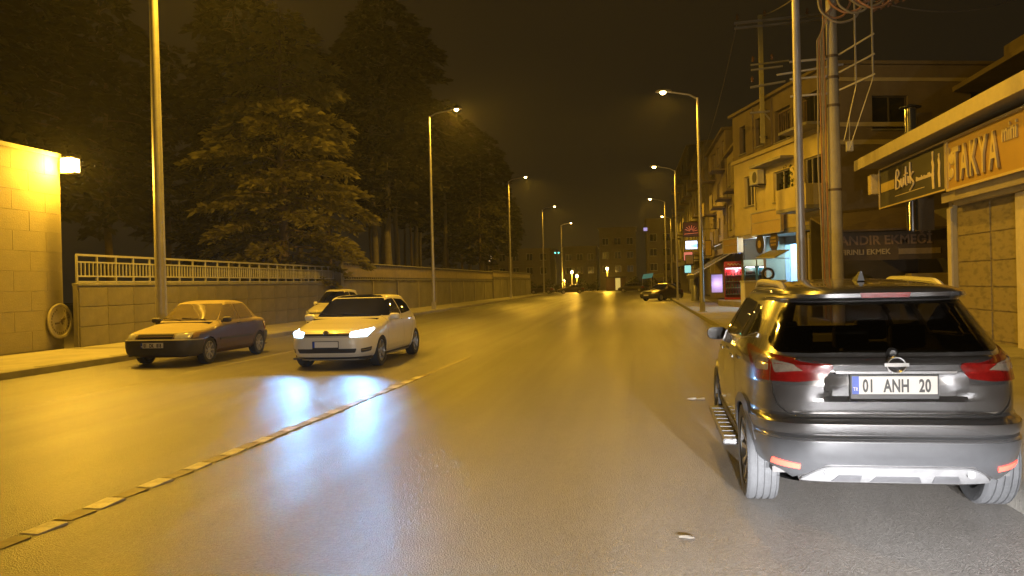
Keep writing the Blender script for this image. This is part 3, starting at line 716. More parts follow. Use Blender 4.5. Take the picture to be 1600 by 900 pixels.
    for ln in ([(.60, .94), (.78, .72), (.72, .26)], [(-.245, .94), (-.245, .26)], [(-1.0, .93), (-.98, .68), (-.86, .52), (-.82, .26)]): sh.seam('door_gap', ln, 'y+', BLACK, root, both=True)
    sh.seam('bonnet_gap', [(-.98, .755), (-.5, .715), (.5, .715), (.98, .755)], 'fs', BLACK, root, w=.006)
    sh.patch('side_strip', [(.75, .50), (-.85, .50), (-.85, .545), (.75, .545)], 'y+', TRIM, root, d=.012, both=True)
    for sd in (-1, 1):
        mirror_part(root, sd*.78, .52, .955, sd, TRIM, .85)
        for y in (-.08, -.86):
            p = sh.off('y+' if sd > 0 else 'y-', [y, y-.16], [.85, .85], .02); h = MB(); h.bar(p[0], p[1], .018, .03); h.build('door_handle', TRIM, root, bevel=.005)
    wpr = MB()
    for xs in ((-.50, .10), (.08, .62)):
        a = sh.off('fx', xs, [.945, .985], .02); wpr.bar(a[0], a[1], .018)
    wpr.build('wiper', BLACK, root)
    seats(root, [(-.05, (-.34, .34)), (-.85, (-.34, .34))], top=.95)
    ds = MB(); ds.prism([(.40, .76), (.95, .76), (.9, .92), (.5, .9)], -.66, .66); ds.build('dashboard', DARKIN, root)
    return root
MAROON = mat('faded maroon paint', (.050, .014, .008), .4, var=.3, scale=5, coat=.3, dust=.85, dustcol=(.34, .27, .14))
saloon = make_saloon('saloon_car', 'dusty dark red saloon parked by the left kerb beside the street lamp post', (-10.19, 17.95, 0), PI, MAROON, glass('dusty glass', (.35, .33, .25), dust=.55))
far_saloon = make_saloon('saloon_car', 'dark saloon parked nosing on to the right kerb beyond the lamp posts', (2.55, 66.5, 0), R(140), mat('black brown paint', (.03, .020, .018), .3, var=.2, coat=.5), glass('far glass', (.2, .2, .2)), word=None)
for x, y, rz, l in ((6.2, 121, 95, 'pale saloon at the far end of the road on the right'), (.2, 124, 80, 'saloon crossing the far end of the road in the middle'), (-9.0, 122, 100, 'saloon at the far end of the road on the left'), (-14.0, 127, 85, 'saloon at the far left end of the road by the wall')):
    dup(far_saloon, (x, y, 0), R(rz), l, 'cars at the far end of the road')

# ================================================================== GROUND
def sheet(name, pts, z, m, sub=None):
    mb = MB(); mb.add([(x, y, z) for x, y in pts], [tuple(range(len(pts)))]); return struct(mb.build(name, m))
sheet('ground', [(-118, -58), (58, -58), (58, 258), (-118, 258)], -.02, mat('earth', (.10, .085, .06), .9, var=.4, scale=.3))
sheet('road', [(-12.15, -30), (2.1, -30), (3.85, 116), (-12.0, 116)], 0.0, ASPH)
sheet('side_road', [(-110, 116), (56, 116), (56, 134), (-110, 134)], 0.0, ASPH)
kx = lambda y: 2.47+.0118*y           # right kerb line
def slab(name, poly, z0, z1, m): mb = MB(); mb.prism(poly, z0, z1, axis='z'); return struct(mb.build(name, m, bevel=.012))
slab('pavement_left', [(-12.02, -30), (-11.87, 113), (-14.4, 113), (-15.9, -30)], -.05, .142, CONC)
slab('pavement_right', [(kx(-30)+.15, -30), (14, -30), (14, 26), (6.6, 26), (6.6, 31), (8.2, 32), (5.0, 46), (6.2, 76), (6.2, 113), (kx(113)+.15, 113)], -.05, .142, mat('right pavement concrete', (.27, .255, .22), .75, var=.35, scale=1.1, bump=.3, bscale=50))
slab('shop_terrace', [(8.0, 31), (16, 31), (16, 48.4), (5.1, 48.4), (4.85, 46)], -.05, .42, CONC)
# kerbs: single stones near, one strip beyond
kl = thing('kerb', 'concrete kerb of the left pavement', 'kerb'); kl['kind'] = 'structure'; del kl['category']; del kl['label']
kr = thing('kerb', 'concrete kerb of the right pavement', 'kerb'); kr['kind'] = 'structure'; del kr['category']; del kr['label']
st = MB(); st.box(-.075, .075, -.395, .395, -.05, .155); proto = st.build('kerb_stone', KERB, kl, bevel=.015)
pm = proto.data
def stone(par, x, y, rz):
    global proto
    if proto is not None: o = proto; proto = None
    else: o = bpy.data.objects.new('kerb_stone', pm); C.objects.link(o); md = o.modifiers.new('edge', 'BEVEL'); md.width = .015; md.segments = 2
    o.parent = par; o.location = (x, y, random.uniform(-.006, .006)); o.rotation_euler = (0, random.uniform(-.012, .012), rz+random.uniform(-.006, .006))
for k in range(50): stone(kl, -12.09, 8+k*.8, -.001)
for k in range(48): stone(kr, kx(2+k*.8)+.075, 2+k*.8, -.0118)
mb = MB(); mb.bar((-12.09, 47.6, .05), (-11.95, 113, .05), .15, .2); mb.bar((-12.09, -30, .05), (-12.09, 7.6, .05), .15, .2); stuff(mb.build('kerb_run', KERB, kl))
mb = MB(); mb.bar((kx(40)+.075, 40, .05), (kx(113)+.075, 113, .05), .15, .2); mb.bar((kx(-30)+.075, -30, .05), (kx(1.6)+.075, 1.6, .05), .15, .2); stuff(mb.build('kerb_run', KERB, kr))

# raised ribbed centre line: single thermoplastic plates, alternately pale and yellowish (darkened: rib shade painted in), then plain paint
cl = thing('centre_line', '', ''); cl['kind'] = 'structure'; del cl['category']; del cl['label']
mb = MB(); mb.prism([(-.15, 0), (.135, 0), (.12, .016), (-.02, .010), (-.14, .006)], -.075, .075, axis='x'); m_a = mb.build('rib', WORN, cl, bevel=.004); ribm = m_a.data
mb = MB(); mb.prism([(-.14, 0), (.13, 0), (.115, .010), (-.13, .005)], -.072, .072, axis='x'); m_b = mb.build('rib', YELSHADE, cl, bevel=.004); ribn = m_b.data
cx_ = lambda y: -4.09+.0345*(y-3)
first = [m_a, m_b]
for k in range(36):
    y = 3.1+k*.31
    if k < 2: o = first[k]
    else: o = bpy.data.objects.new('rib', ribm if k % 2 == 0 else ribn); C.objects.link(o); o.parent = cl
    o.location = (cx_(y)+random.uniform(-.008, .008), y, .001); o.rotation_euler = (0, 0, -.0345+random.uniform(-.05, .05)-.06); o.scale = (random.uniform(.9, 1.08), random.uniform(.86, 1.0), 1)
def strip(name, a, b, w, m, par=None, z=.004):
    mb = MB(); mb.bar((a[0], a[1], z-.004), (b[0], b[1], z-.004), w, .008); o = mb.build(name, m, par)
    if par is None: struct(o)
    return o
def worn(name, col, cover):
    m = mat(name, col, .6, var=.4, scale=5); nt = m.node_tree; b = nt.nodes['Principled BSDF']
    t = nt.nodes.new('ShaderNodeTexCoord'); n = nt.nodes.new('ShaderNodeTexNoise'); n.inputs['Scale'].default_value = 34; n.inputs['Detail'].default_value = 6; n.inputs['Roughness'].default_value = .8; b.inputs['Roughness'].default_value = .5
    nt.links.new(t.outputs['Object'], n.inputs['Vector']); mr = nt.nodes.new('ShaderNodeMapRange'); mr.inputs[1].default_value = .62-cover*.4; mr.inputs[2].default_value = .72-cover*.3
    nt.links.new(n.outputs['Fac'], mr.inputs[0]); nt.links.new(mr.outputs[0], b.inputs['Alpha']); return m
strip('centre_paint', (cx_(14.2), 14.2), (-3.62, 17.4), .12, worn('faint centre paint', (.34, .30, .18), .6), cl)
strip('parking_line', (-8.75, 9), (-8.75, 30), .10, worn('faint parking paint', (.62, .58, .46), .42))
strip('lane_line', (-.12, 4.2), (.05, 18), .075, worn('faint lane paint', (.46, .44, .39), .20))
# litter
LIT = mat('paper', (.26, .25, .22), .8)
for x, y, s, l in ((-.05+.35, 5.05, .06, 'flat scrap of paper on the asphalt below the middle of the photo'), (.28, 9.6, .035, 'tiny white scrap of paper on the lane between the cars'), (.83, 10.9, .12, 'crumpled pale rag lying in the SUV\'s shadow edge'), (2.45, 5.0, .07, 'pale scrap beside the SUV\'s right rear tyre')):
    mb = MB(); pts = []
    for i in range(4):
        for j in range(4): pts.append((s*(i/3-.5)*1.6+random.uniform(-.2, .2)*s, s*(j/3-.5)+random.uniform(-.2, .2)*s, random.uniform(.0, .22)*s*(1 if .1 <= s else .3)+.003))
    mb.add(pts, [(i*4+j, i*4+4+j, i*4+5+j, i*4+1+j) for i in range(3) for j in range(3)])
    o = mb.build('paper_scrap', LIT, fix=True); o.location = (x, y, .003); tag(o, l, 'litter')

# ================================================================== LEFT SIDE
# gate wall clad in stone panels
gw = thing('gate_wall', 'tall stone clad wall block at the left edge under the floodlight', 'wall', (-15.7, 20.3, 0))
mb = MB(); mb.box(-1.2, -.008, -9, -.008, 0, 5.44); mb.build('core', WALLC, gw)
pmesh = {}
zc = .14
for c in range(10):
    h = .53; off = 0 if c % 2 == 0 else .6
    y1 = 0.0
    k = 0
    while y1 > -8.6:
        w = 1.2 if not (k == 0 and off) else off
        if (w, h) not in pmesh:
            mb = MB(); mb.box(-.035, 0, -w+.002, -.002, .004, h-.004); o = mb.build('stone_panel', PANELC, gw, bevel=.003); pmesh[(w, h)] = o.data
        else:
            o = bpy.data.objects.new('stone_panel', pmesh[(w, h)]); C.objects.link(o); o.parent = gw; md = o.modifiers.new('edge', 'BEVEL'); md.width = .003
        o.location = (random.uniform(-.0015, .0015), y1, zc); y1 -= w; k += 1
    zc += h
mb = MB(); mb.box(-1.24, .05, -9, .04, 5.44, 5.56); mb.build('coping', KERB, gw, bevel=.015)
# round emblem plaque
pl = thing('round_plaque', 'round pale plaque with a raised rim and a dark mark low on the stone wall', 'plaque', (-15.66, 20.08, .89))
mb = MB(); mb.lathe([(.001, .02), (.40, .02), (.415, .036), (.47, .04), (.49, .025), (.49, -.0)], 40, 'x'); mb.build('disc', mat('plaque plaster', (.36, .32, .23), .7, var=.25, scale=6, bump=.3), pl, smooth=40)
mb = MB()
for a, b, w in (((-.20, -.06), (-.05, -.05), .05), ((-.05, -.05), (.03, .02), .04), ((.03, .02), (.20, .07), .06), ((.06, .0), (.09, -.09), .05), ((.10, .06), (.16, .13), .03)):
    mb.bar((.028, -a[0]*-1, a[1]), (.028, b[0], b[1]), w, .016, up=(1, 0, 0))
mb.build('mark', mat('dark mark', (.12, .09, .05), .7), pl)
mb = MB()
for k in range(26):
    a = .5+k*(2*PI/26)
    if 1.2 < a % (2*PI) < 1.9: continue
    mb.box(.02, .028, .33*math.cos(a)-.012, .33*math.cos(a)+.012, .33*math.sin(a)-.025, .33*math.sin(a)+.025)
mb.build('ring_marks', mat('dark mark', (.12, .09, .05), .7), pl)
# floodlight
fl = thing('floodlight', 'glowing boxy floodlight at the top corner of the stone wall', 'lamp', (-15.62, 20.22, 5.2))
mb = MB(); mb.box(-.02, .02, -.06, .06, -.10, .10); mb.bar((0, 0, 0), (.24, .08, .02), .05); mb.build('bracket', BLACK, fl)
mb = MB(); mb.box(.10, .50, -.12, .16, -.22, -.18); mb.box(.10, .50, -.12, .16, .18, .22); mb.box(.08, .11, -.12, .16, -.22, .22); mb.build('housing', POLE, fl, bevel=.01)
mb = MB(); mb.box(.112, .49, -.11, .15, -.178, .178); mb.build('lamp', emit('sodium flood lens', (1.0, .72, .30), 45), fl, bevel=.02)
point('flood_light', (.30, -.32, -.02), P_WALL, SODIUM, .10, fl)
spot('flood_beam', (.56, -.05, -.05), (11, -14, -5.2), 1000, SODIUM, R(95), .9, .12, fl)

# low wall with railing
lw = thing('low_wall', 'low concrete panel wall under the white railing on the left', 'wall')
mb = MB()
mb.box(-15.40, -15.27, 20.3, 40.2, 0, 1.86); mb.build('core', WALLC, lw)
pmh = {}
for r_ in range(3):
    for k in range(16):
        y0 = 20.34+k*1.24
        if r_ not in pmh:
            mb = MB(); mb.box(0, .035, .008, 1.232, .008, .56-.008); o = mb.build('wall_panel', mat('wall panel concrete', (.20, .18, .14), .85, var=.4, scale=1.4, bump=.3, bscale=25), lw, bevel=.008); pmh[r_] = o.data
        else:
            o = bpy.data.objects.new('wall_panel', pmh[r_]); C.objects.link(o); o.parent = lw; md = o.modifiers.new('edge', 'BEVEL'); md.width = .008
        o.location = (-15.268+random.uniform(-.004, .004), y0, .14+r_*.56)
mb = MB(); mb.box(-15.43, -15.21, 20.3, 40.2, 1.86, 1.93); mb.build('coping', KERB, lw, bevel=.01)
rl = thing('railing', 'white metal railing with upright balusters on top of the low left wall', 'railing', (-15.3, 20.35, 1.93))
L_ = 19.7
for nm, z, w in (('top_rail', .80, .06), ('upper_rail', .60, .045), ('lower_rail', .20, .045), ('bottom_rail', .04, .05)):
    mb = MB(); mb.bar((0, 0, z), (0, L_, z), w); mb.build(nm, RAILM, rl)
mb = MB(); mb.bar((0, 0, .0), (0, 0, .80), .05); o = mb.build('post', RAILM, rl); pmsh = o.data
for k in range(1, 24):
    o = bpy.data.objects.new('post', pmsh); C.objects.link(o); o.parent = rl; o.location = (0, k*L_/23, 0)
mb = MB(); mb.bar((0, 0, .20), (0, 0, .60), .034); o = mb.build('baluster', RAILM, rl); bmsh = o.data; o.location = (0, .17, 0)
for k in range(1, 115):
    y = .17+k*.1713
    if abs((y/(L_/23)) % 1) < .05 or abs((y/(L_/23)) % 1) > .95: continue
    o = bpy.data.objects.new('baluster', bmsh); C.objects.link(o); o.parent = rl; o.location = (0, y, 0)

# taller wall with pierced parapet
def tall_wall(y0, y1, x0, x1, zs, zc_, label, n_holes):
    t = thing('boundary_wall', label, 'wall'); ln = math.hypot(x1-x0, y1-y0); ang = math.atan2(y1-y0, x1-x0)-PI/2
    t.location = (x0, y0, 0); t.rotation_euler = (0, 0, ang)
    mb = MB(); mb.box(-.30, 0, 0, ln, 0, zs); mb.build('lower_wall', mat('grey render', (.19, .175, .15), .85, var=.4, scale=.6, bump=.25), t)
    n = int(ln/4.4)
    for k in range(n+1):
        mb = MB(); mb.box(0, .05, k*ln/n-(.12 if k else 0), k*ln/n+(.12 if k < n else 0), 0, zs); mb.build('pilaster', WALLC, t, bevel=.01)
    mb = MB(); mb.box(-.34, .06, 0, ln, zs+.05, zs+.10); mb.build('ledge', KERB, t)
    mb = MB(); mb.box(-.26, -.04, 0, ln, zs+.22, zc_-.18); mb.build('parapet', mat('brown parapet', (.26, .215, .165), .8, var=.3, scale=2, bump=.2), t)
    # little blocks that carry parapet and coping, open gaps between
    for z, h in ((zs+.10, .12), (zc_-.18, .11)):
        m2 = MB(); m2.box(-.24, -.06, -.08, .08, 0, h); o = m2.build('spacer_block', KERB, t); sm_ = o.data; o.location = (0, .1, z)
        for k in range(1, n_holes):
            o = bpy.data.objects.new('spacer_block', sm_); C.objects.link(o); o.parent = t; o.location = (0, .1+k*(ln-.2)/(n_holes-1), z)
    mb = MB(); mb.box(-.34, .06, 0, ln, zc_-.07, zc_); mb.build('coping', KERB, t, bevel=.01)
    return t
tall_wall(40.2, 84, -14.95, -14.45, 2.0, 3.02, 'long rendered wall with a pierced brown parapet behind the white hatchback', 120)
tall_wall(84, 113, -14.40, -14.05, 2.25, 3.15, 'far rendered wall with parapet at the end of the left pavement', 60)
mb = MB(); mb.box(-15.35, -14.9, 39.95, 40.35, 0, 3.2); tag(mb.build('wall_pier', WALLC, bevel=.02), 'square pier where the railing meets the taller wall', 'pier')

# ------------------------------------------------------------------ street lamps
def street_lamp(name, label, x, y, h, arm, side, r, group, on=True, rise=.45, wide=164):
    t = thing(name, label, 'street lamp', (x, y, .142), 0, group)
    mb = MB(); mb.tube([(0, 0, 0), (0, 0, h*.5), (0, 0, h)], [r, r*.82, r*.6], 12); mb.build('pole', POLE, t, smooth=True)
    mb = MB(); mb.box(-r*2, r*2, -r*2, r*2, 0, .03); mb.prism([(-r*1.2, .03), (r*1.2, .03), (r*1.05, .45), (-r*1.05, .45)], -r*1.2, r*1.2, axis='y'); mb.build('base', POLE, t, bevel=.01)
    mb = MB(); mb.tube([(0, 0, h-.06), (side*arm*.25, 0, h+rise*.35), (side*arm*.85, 0, h+rise*.75)], r*.42, 8); mb.build('arm', POLE, t, smooth=True)
    hx, hz = side*arm, h+rise*.8
    mb = MB(); n = 14; vs = []
    for i, (xx, w, zt) in enumerate(((-.36, .05, .04), (-.28, .10, .09), (0, .15, .12), (.26, .14, .10), (.38, .06, .03))):
        for a in range(n):
            q = 2*PI*a/n; z_ = math.sin(q); vs.append((hx+side*xx, w*math.cos(q), hz+(zt*z_ if z_ > 0 else .02*z_)))
    mb.add(vs, [(i*n+a, i*n+(a+1) % n, (i+1)*n+(a+1) % n, (i+1)*n+a) for i in range(4) for a in range(n)]+[tuple(range(n)), tuple(range(4*n, 5*n))])
    mb.build('lamp_head', POLE, t, smooth=60)
    mb = MB(); mb.lathe([(.001, -.13), (.07, -.115), (.125, -.06), (.14, -.005)], 16, 'z', (hx+side*.04, 0, hz)); mb.build('lamp_glass', emit('sodium lamp', (1.0, .66, .22), 55), t, smooth=True)
    if on: spot('lamp_light', (hx+side*.04, 0, hz-.16), (hx+side*(.04+1.2), 0, hz-10), P_ROAD*on, SODIUM, R(wide), .35 if wide < 170 else .10, .12, t)
    return t
GL_, GR_ = 'tall lamp posts along the left pavement', 'lamp posts along the right kerb'
LT = (13.0/10)**2
street_lamp('street_lamp', 'thick tall lamp post behind the dusty dark red saloon', -12.55, 20.0, 12.3, 1.85, 1, .155, GL_, LT*2.25, wide=177)
street_lamp('street_lamp', 'lamp post just beyond the white hatchback, tallest lit lamp on the left', -12.43, 49.75, 12.3, 1.75, 1, .11, GL_, LT, wide=177)
street_lamp('street_lamp', 'second lit lamp post beyond the white hatchback on the left pavement', -12.50, 83.7, 12.4, 1.8, 1, .11, GL_, LT)
street_lamp('street_lamp', 'third lit lamp post beyond the white hatchback on the left pavement', -12.45, 116, 12.3, 1.8, 1, .11, GL_, LT*.8)
street_lamp('street_lamp', 'smallest and farthest lamp post of the left row', -12.45, 148, 12.2, 1.8, 1, .11, GL_, LT*.5)
street_lamp('street_lamp', 'thick tall lamp post behind the left pavement out of view', -12.55, -12, 12.3, 1.85, 1, .155, GL_, LT*.2)
street_lamp('street_lamp', 'lamp post just beyond the SUV on the right pavement', 2.97, 14.6, 9.75, 1.5, -1, .085, GR_, .74)
street_lamp('street_lamp', 'lamp post beside the pale cabinet on the right pavement', 3.22, 37.3, 9.75, 1.5, -1, .10, GR_, .74)
street_lamp('street_lamp', 'second lamp post in front of the dark saloon at the right kerb', 3.52, 61.5, 9.75, 1.5, -1, .09, GR_, 1.0)
street_lamp('street_lamp', 'lamp post behind the dark saloon on the right kerb', 3.80, 86, 9.8, 1.5, -1, .09, GR_, 1.0)
street_lamp('street_lamp', 'last lamp post of the right row at the far crossing', 5.6, 110, 9.8, 1.1, -1, .09, GR_, .7)
street_lamp('street_lamp', 'lamp post behind the camera on the right pavement', 2.75, -8.5, 9.75, 1.5, -1, .085, GR_, .15)

# ================================================================== RIGHT SIDE BUILDINGS
def open_wall(mb, u0, u1, z0, z1, opens, t, P):
    """wall slab with rectangular openings; P(u, depth, z) -> point; depth 0 is the face, t inside"""
    us = sorted({u0, u1, *[v for o in opens for v in o[:2]]}); zs = sorted({z0, z1, *[v for o in opens for v in o[2:4]]})
    us = [u for u in us if u0 <= u <= u1]; zs = [z for z in zs if z0 <= z <= z1]
    hole = lambda i, j: i < 0 or j < 0 or i >= len(us)-1 or j >= len(zs)-1 or any(o[0]-1e-6 <= us[i] and us[i+1] <= o[1]+1e-6 and o[2]-1e-6 <= zs[j] and zs[j+1] <= o[3]+1e-6 for o in opens)
    for i in range(len(us)-1):
        for j in range(len(zs)-1):
            if hole(i, j): continue
            a, b, c, d = us[i], us[i+1], zs[j], zs[j+1]
            for dp in (0, t): mb.add([P(a,dp,c), P(b,dp,c), P(b,dp,d), P(a,dp,d)], [(0,1,2,3)])
            for (di, dj, e) in ((-1,0,((a,c),(a,d))), (1,0,((b,c),(b,d))), (0,-1,((a,c),(b,c))), (0,1,((a,d),(b,d)))):
                if hole(i+di, j+dj):
                    p, q = e; mb.add([P(p[0],0,p[1]), P(q[0],0,q[1]), P(q[0],t,q[1]), P(p[0],t,p[1])], [(0,1,2,3)])
PANE = mat('dark window pane', (.012, .012, .010), .10, var=.2, spec=.6)
FRAME = mat('pale window frame', (.40, .37, .30), .5, var=.2)
def window(par, u0, u1, z0, z1, P, frm=FRAME, pane=PANE, mull=1, dep=.14):
    f = MB(); w = .06
    def bx(a, b, c, d, p, q):
        f.add([P(a,p,c), P(b,p,c), P(b,p,d), P(a,p,d), P(a,q,c), P(b,q,c), P(b,q,d), P(a,q,d)], [(0,1,2,3),(4,7,6,5),(0,4,5,1),(1,5,6,2),(2,6,7,3),(3,7,4,0)])
    bx(u0, u1, z0, z0+w, dep-.04, dep+.04); bx(u0, u1, z1-w, z1, dep-.04, dep+.04); bx(u0, u0+w, z0+w, z1-w, dep-.04, dep+.04); bx(u1-w, u1, z0+w, z1-w, dep-.04, dep+.04)
    for k in range(1, mull+1):
        c = u0+(u1-u0)*k/(mull+1); bx(c-w*.45, c+w*.45, z0+w, z1-w, dep-.038, dep+.038)
    fo = f.build('window_frame', frm, par)
    g = MB(); g.add([P(u0+.03, dep+.01, z0+.03), P(u1-.03, dep+.01, z0+.03), P(u1-.03, dep+.01, z1-.03), P(u0+.03, dep+.01, z1-.03)], [(0,1,2,3)]); g.build('pane', pane, fo)
    s = MB(); 
    s.add([P(u0-.06,-.06,z0-.07), P(u1+.06,-.06,z0-.07), P(u1+.06,-.06,z0-.005), P(u0-.06,-.06,z0-.005), P(u0-.06,dep,z0-.07), P(u1+.06,dep,z0-.07), P(u1+.06,dep,z0-.005), P(u0-.06,dep,z0-.005)], [(0,1,2,3),(4,7,6,5),(0,4,5,1),(1,5,6,2),(2,6,7,3),(3,7,4,0)])
    s.build('sill', KERB, fo)
    return fo

# ---- main three storey building (oblique to the road)
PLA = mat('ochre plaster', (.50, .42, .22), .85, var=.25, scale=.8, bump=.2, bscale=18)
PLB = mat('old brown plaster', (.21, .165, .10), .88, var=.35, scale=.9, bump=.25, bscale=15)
bl = thing('apartment_building', 'three storey ochre building with a dark windowed top floor behind the pylon poles', 'building', (8.5, 35, 0), math.atan2(.96805, -.25077))
F0 = lambda u, d, z: (u, -d, z)
low = [(4.03, 5.83, 5.3, 6.75), (8.21, 9.38, 5.43, 7.0), (1.0, 2.6, 4.95, 6.9)]
top = [(3.89, 5.53, 8.15, 9.66), (6.86, 7.8, 8.34, 9.76), (9.13, 9.92, 8.3, 9.75), (1.0, 2.8, 8.2, 9.7)]
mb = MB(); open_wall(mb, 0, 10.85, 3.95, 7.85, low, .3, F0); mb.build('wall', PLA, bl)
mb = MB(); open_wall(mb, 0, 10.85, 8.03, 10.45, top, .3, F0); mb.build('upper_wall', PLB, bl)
mb = MB(); mb.box(-.05, 10.9, -11, .12, 7.85, 8.03); mb.build('floor_band', PLA, bl)
mb = MB(); mb.box(-.12, 11.0, -11, .22, 10.45, 10.6); mb.build('roof', PLB, bl, bevel=.02)
mb = MB(); mb.box(0, 10.85, -11, -.02, 3.72, 3.94); mb.build('overhang_slab', CONC, bl)
side_open = [(1.75, 3.35, 7.75, 9.15), (6.2, 7.6, 4.9, 6.4), (6.2, 7.6, 8.0, 9.3)]
Sd = lambda u, d, z: (d, -u, z)          # side wall faces the camera; u runs away from the street
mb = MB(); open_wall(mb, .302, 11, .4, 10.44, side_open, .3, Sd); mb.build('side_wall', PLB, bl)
for (a, b, c, d) in side_open: window(bl, a, b, c, d, Sd, frm=mat('dark frame', (.08, .065, .04), .6))
mb = MB(); mb.box(10.55, 10.84, -11, -.302, .4, 10.44); mb.build('far_wall', PLB, bl)
mb = MB(); mb.box(-.04, -.002, -11, -.3, 9.75, 9.9); mb.box(-.04, -.002, -11, -.3, 7.1, 7.3); mb.build('side_band', PLA, bl)
for (a, b, c, d) in low[:2]: window(bl, a, b, c, d, F0, mull=1)
window(bl, *low[2], F0, mull=2)
for o in top: window(bl, *o, F0, frm=mat('dark frame', (.08, .065, .04), .6), mull=1, dep=.22)
for a, b in ((5.6, 6.8), (7.85, 9.05)):
    mb = MB(); mb.box(a+.2, b-.2, .0, .06, 8.1, 10.4); mb.build('pilaster', PLB, bl, bevel=.01)
mb = MB(); mb.box(3.6, 7.2, 0, .65, 7.14, 7.26); mb.build('window_canopy', CONC, bl, bevel=.01)
b = MB(); b.box(.3, 3.2, .0, 1.1, 4.5, 4.66); bc = b.build('balcony', CONC, bl, bevel=.01)
m2 = MB(); m2.box(.3, 3.2, 1.02, 1.1, 4.66, 5.55); m2.box(.3, .38, .0, 1.02, 4.66, 5.55); m2.box(3.12, 3.2, .0, 1.02, 4.66, 5.55); m2.build('balcony_wall', PLA, bc)
b = MB(); b.box(.3, 3.0, .0, 1.0, 8.03, 8.15); bc = b.build('balcony', CONC, bl, bevel=.01)
m2 = MB()
for k in range(13): m2.bar((.34+k*.22, .96, 8.15), (.34+k*.22, .96, 9.0), .03)
m2.bar((.3, .96, 9.02), (3.0, .96, 9.02), .05); m2.build('balcony_rail', mat('rusty rail', (.16, .10, .06), .7), bc)
# shop fronts under the overhang (ground floor back wall, piers)
mb = MB(); open_wall(mb, 0.32, 10.5, .43, 3.7, [(3.7, 7.7, .45, 3.3), (7.95, 8.9, .45, 3.1), (.5, 3.3, .45, 3.0)], .25, lambda u, d, z: (u, -1.4-d, z)); mb.build('shop_wall', mat('shop front grey', (.22, .22, .22), .7, var=.3), bl)
for u in (.32, 3.45, 7.84, 10.6):
    mb = MB(); mb.box(u-.16, u+.16, -1.38, -.35, .43, 3.71); mb.build('pier', PLB, bl, bevel=.01)
LITB = mat('pale blue shop wall', (.42, .60, .72), .6, var=.12, scale=3)
mb = MB(); mb.box(3.72, 7.68, -5.0, -4.9, .43, 3.6); mb.box(3.6, 3.70, -4.9, -1.68, .43, 3.6); mb.box(7.70, 7.8, -4.9, -1.68, .43, 3.6); mb.build('shop_interior', LITB, bl)
for k in range(3):
    mb = MB(); mb.box(4.1+k*1.2, 5.1+k*1.2, -4.85, -4.45, .9+.0*k, .93); mb.box(4.1+k*1.2, 5.1+k*1.2, -4.85, -4.45, 1.5, 1.53); mb.box(4.1+k*1.2, 5.1+k*1.2, -4.85, -4.45, 2.1, 2.13)
    mb.build('shop_shelf', WHITE, bl)
# light tubes in the lit shop
tb = thing('tube_light', 'cold white tube lamp on the ceiling of the lit blue shop', 'lamp', (8.5-.25077*5.7-(-.96805)*2.6, 35+.96805*5.7+.25077*2.6, 3.55))
mb = MB(); mb.box(-.8, .8, -.05, .05, .03, .08); mb.build('fitting', WHITE, tb)
mb = MB(); mb.tube([(-.75, 0, 0), (.75, 0, 0)], .025, 8); mb.build('tube', emit('cold tube', (.62, .82, 1.0), 30), tb)
point('tube_glow', (0, 0, -.15), 1500, (.36, .70, 1.0), .3, tb)
lp = thing('bulkhead_lamp', 'small cold white lamp under the overhang above the grey shutter column', 'lamp', (8.5-.25077*8.4+.968*.25, 35+.96805*8.4+.25*.25, 3.66))
mb = MB(); mb.lathe([(.10, 0.03), (.10, -.03)], 16); mb.build('base', BLACK, lp)
mb = MB(); mb.lathe([(.09, -.03), (.08, -.08), (.001, -.11)], 16); mb.build('lamp', emit('cold lamp', (.75, .85, 1.0), 40), lp)
point('bulkhead_glow', (0, 0, -.2), 110, (.70, .85, 1.0), .08, lp)

ROTB = bl.rotation_euler.z
def on_facade(u, out, z): return Vector((8.5-.25077*u-.96805*out, 35+.96805*u-.25077*out, z))
def ftag(o, *a): return tag(o, *a)
def sign_box(name, label, u, out, z, w, h, t, m, trim=None, line=False):
    s = thing(name, label, 'sign', on_facade(u, out, z), ROTB)
    mb = MB(); mb.box(-w/2, w/2, -t, 0, -h/2, h/2); mb.build('panel', m, s, bevel=.01)
    mb = MB()
    for a, b in (((-w/2, -h/2), (w/2, -h/2)), ((-w/2, h/2), (w/2, h/2)), ((-w/2, -h/2), (-w/2, h/2)), ((w/2, -h/2), (w/2, h/2))): mb.bar((a[0], .01, a[1]), (b[0], .01, b[1]), .05)
    if line: mb.bar((-w/2, .012, .05), (w/2, .012, .05), .03)
    mb.build('frame', trim or FRAME, s)
    mb = MB(); mb.bar((-w*.3, -t, 0), (-w*.3, -t-.35, .05), .05); mb.bar((w*.3, -t, 0), (w*.3, -t-.35, .05), .05); mb.build('bracket', BLACK, s)
    return s
sign_box('sign_board', 'big blank tan sign board hung under the first floor above the blue shop', 6.05, .35, 4.35, 3.45, 1.12, .14, mat('tan board', (.42, .32, .16), .6, var=.15), line=True)
sign_box('sign_board', 'brown wooden box sign hung over the pavement left of the grey column', 10.3, .5, 3.4, 2.1, .78, .3, mat('brown board', (.36, .25, .10), .6, var=.25), line=True)
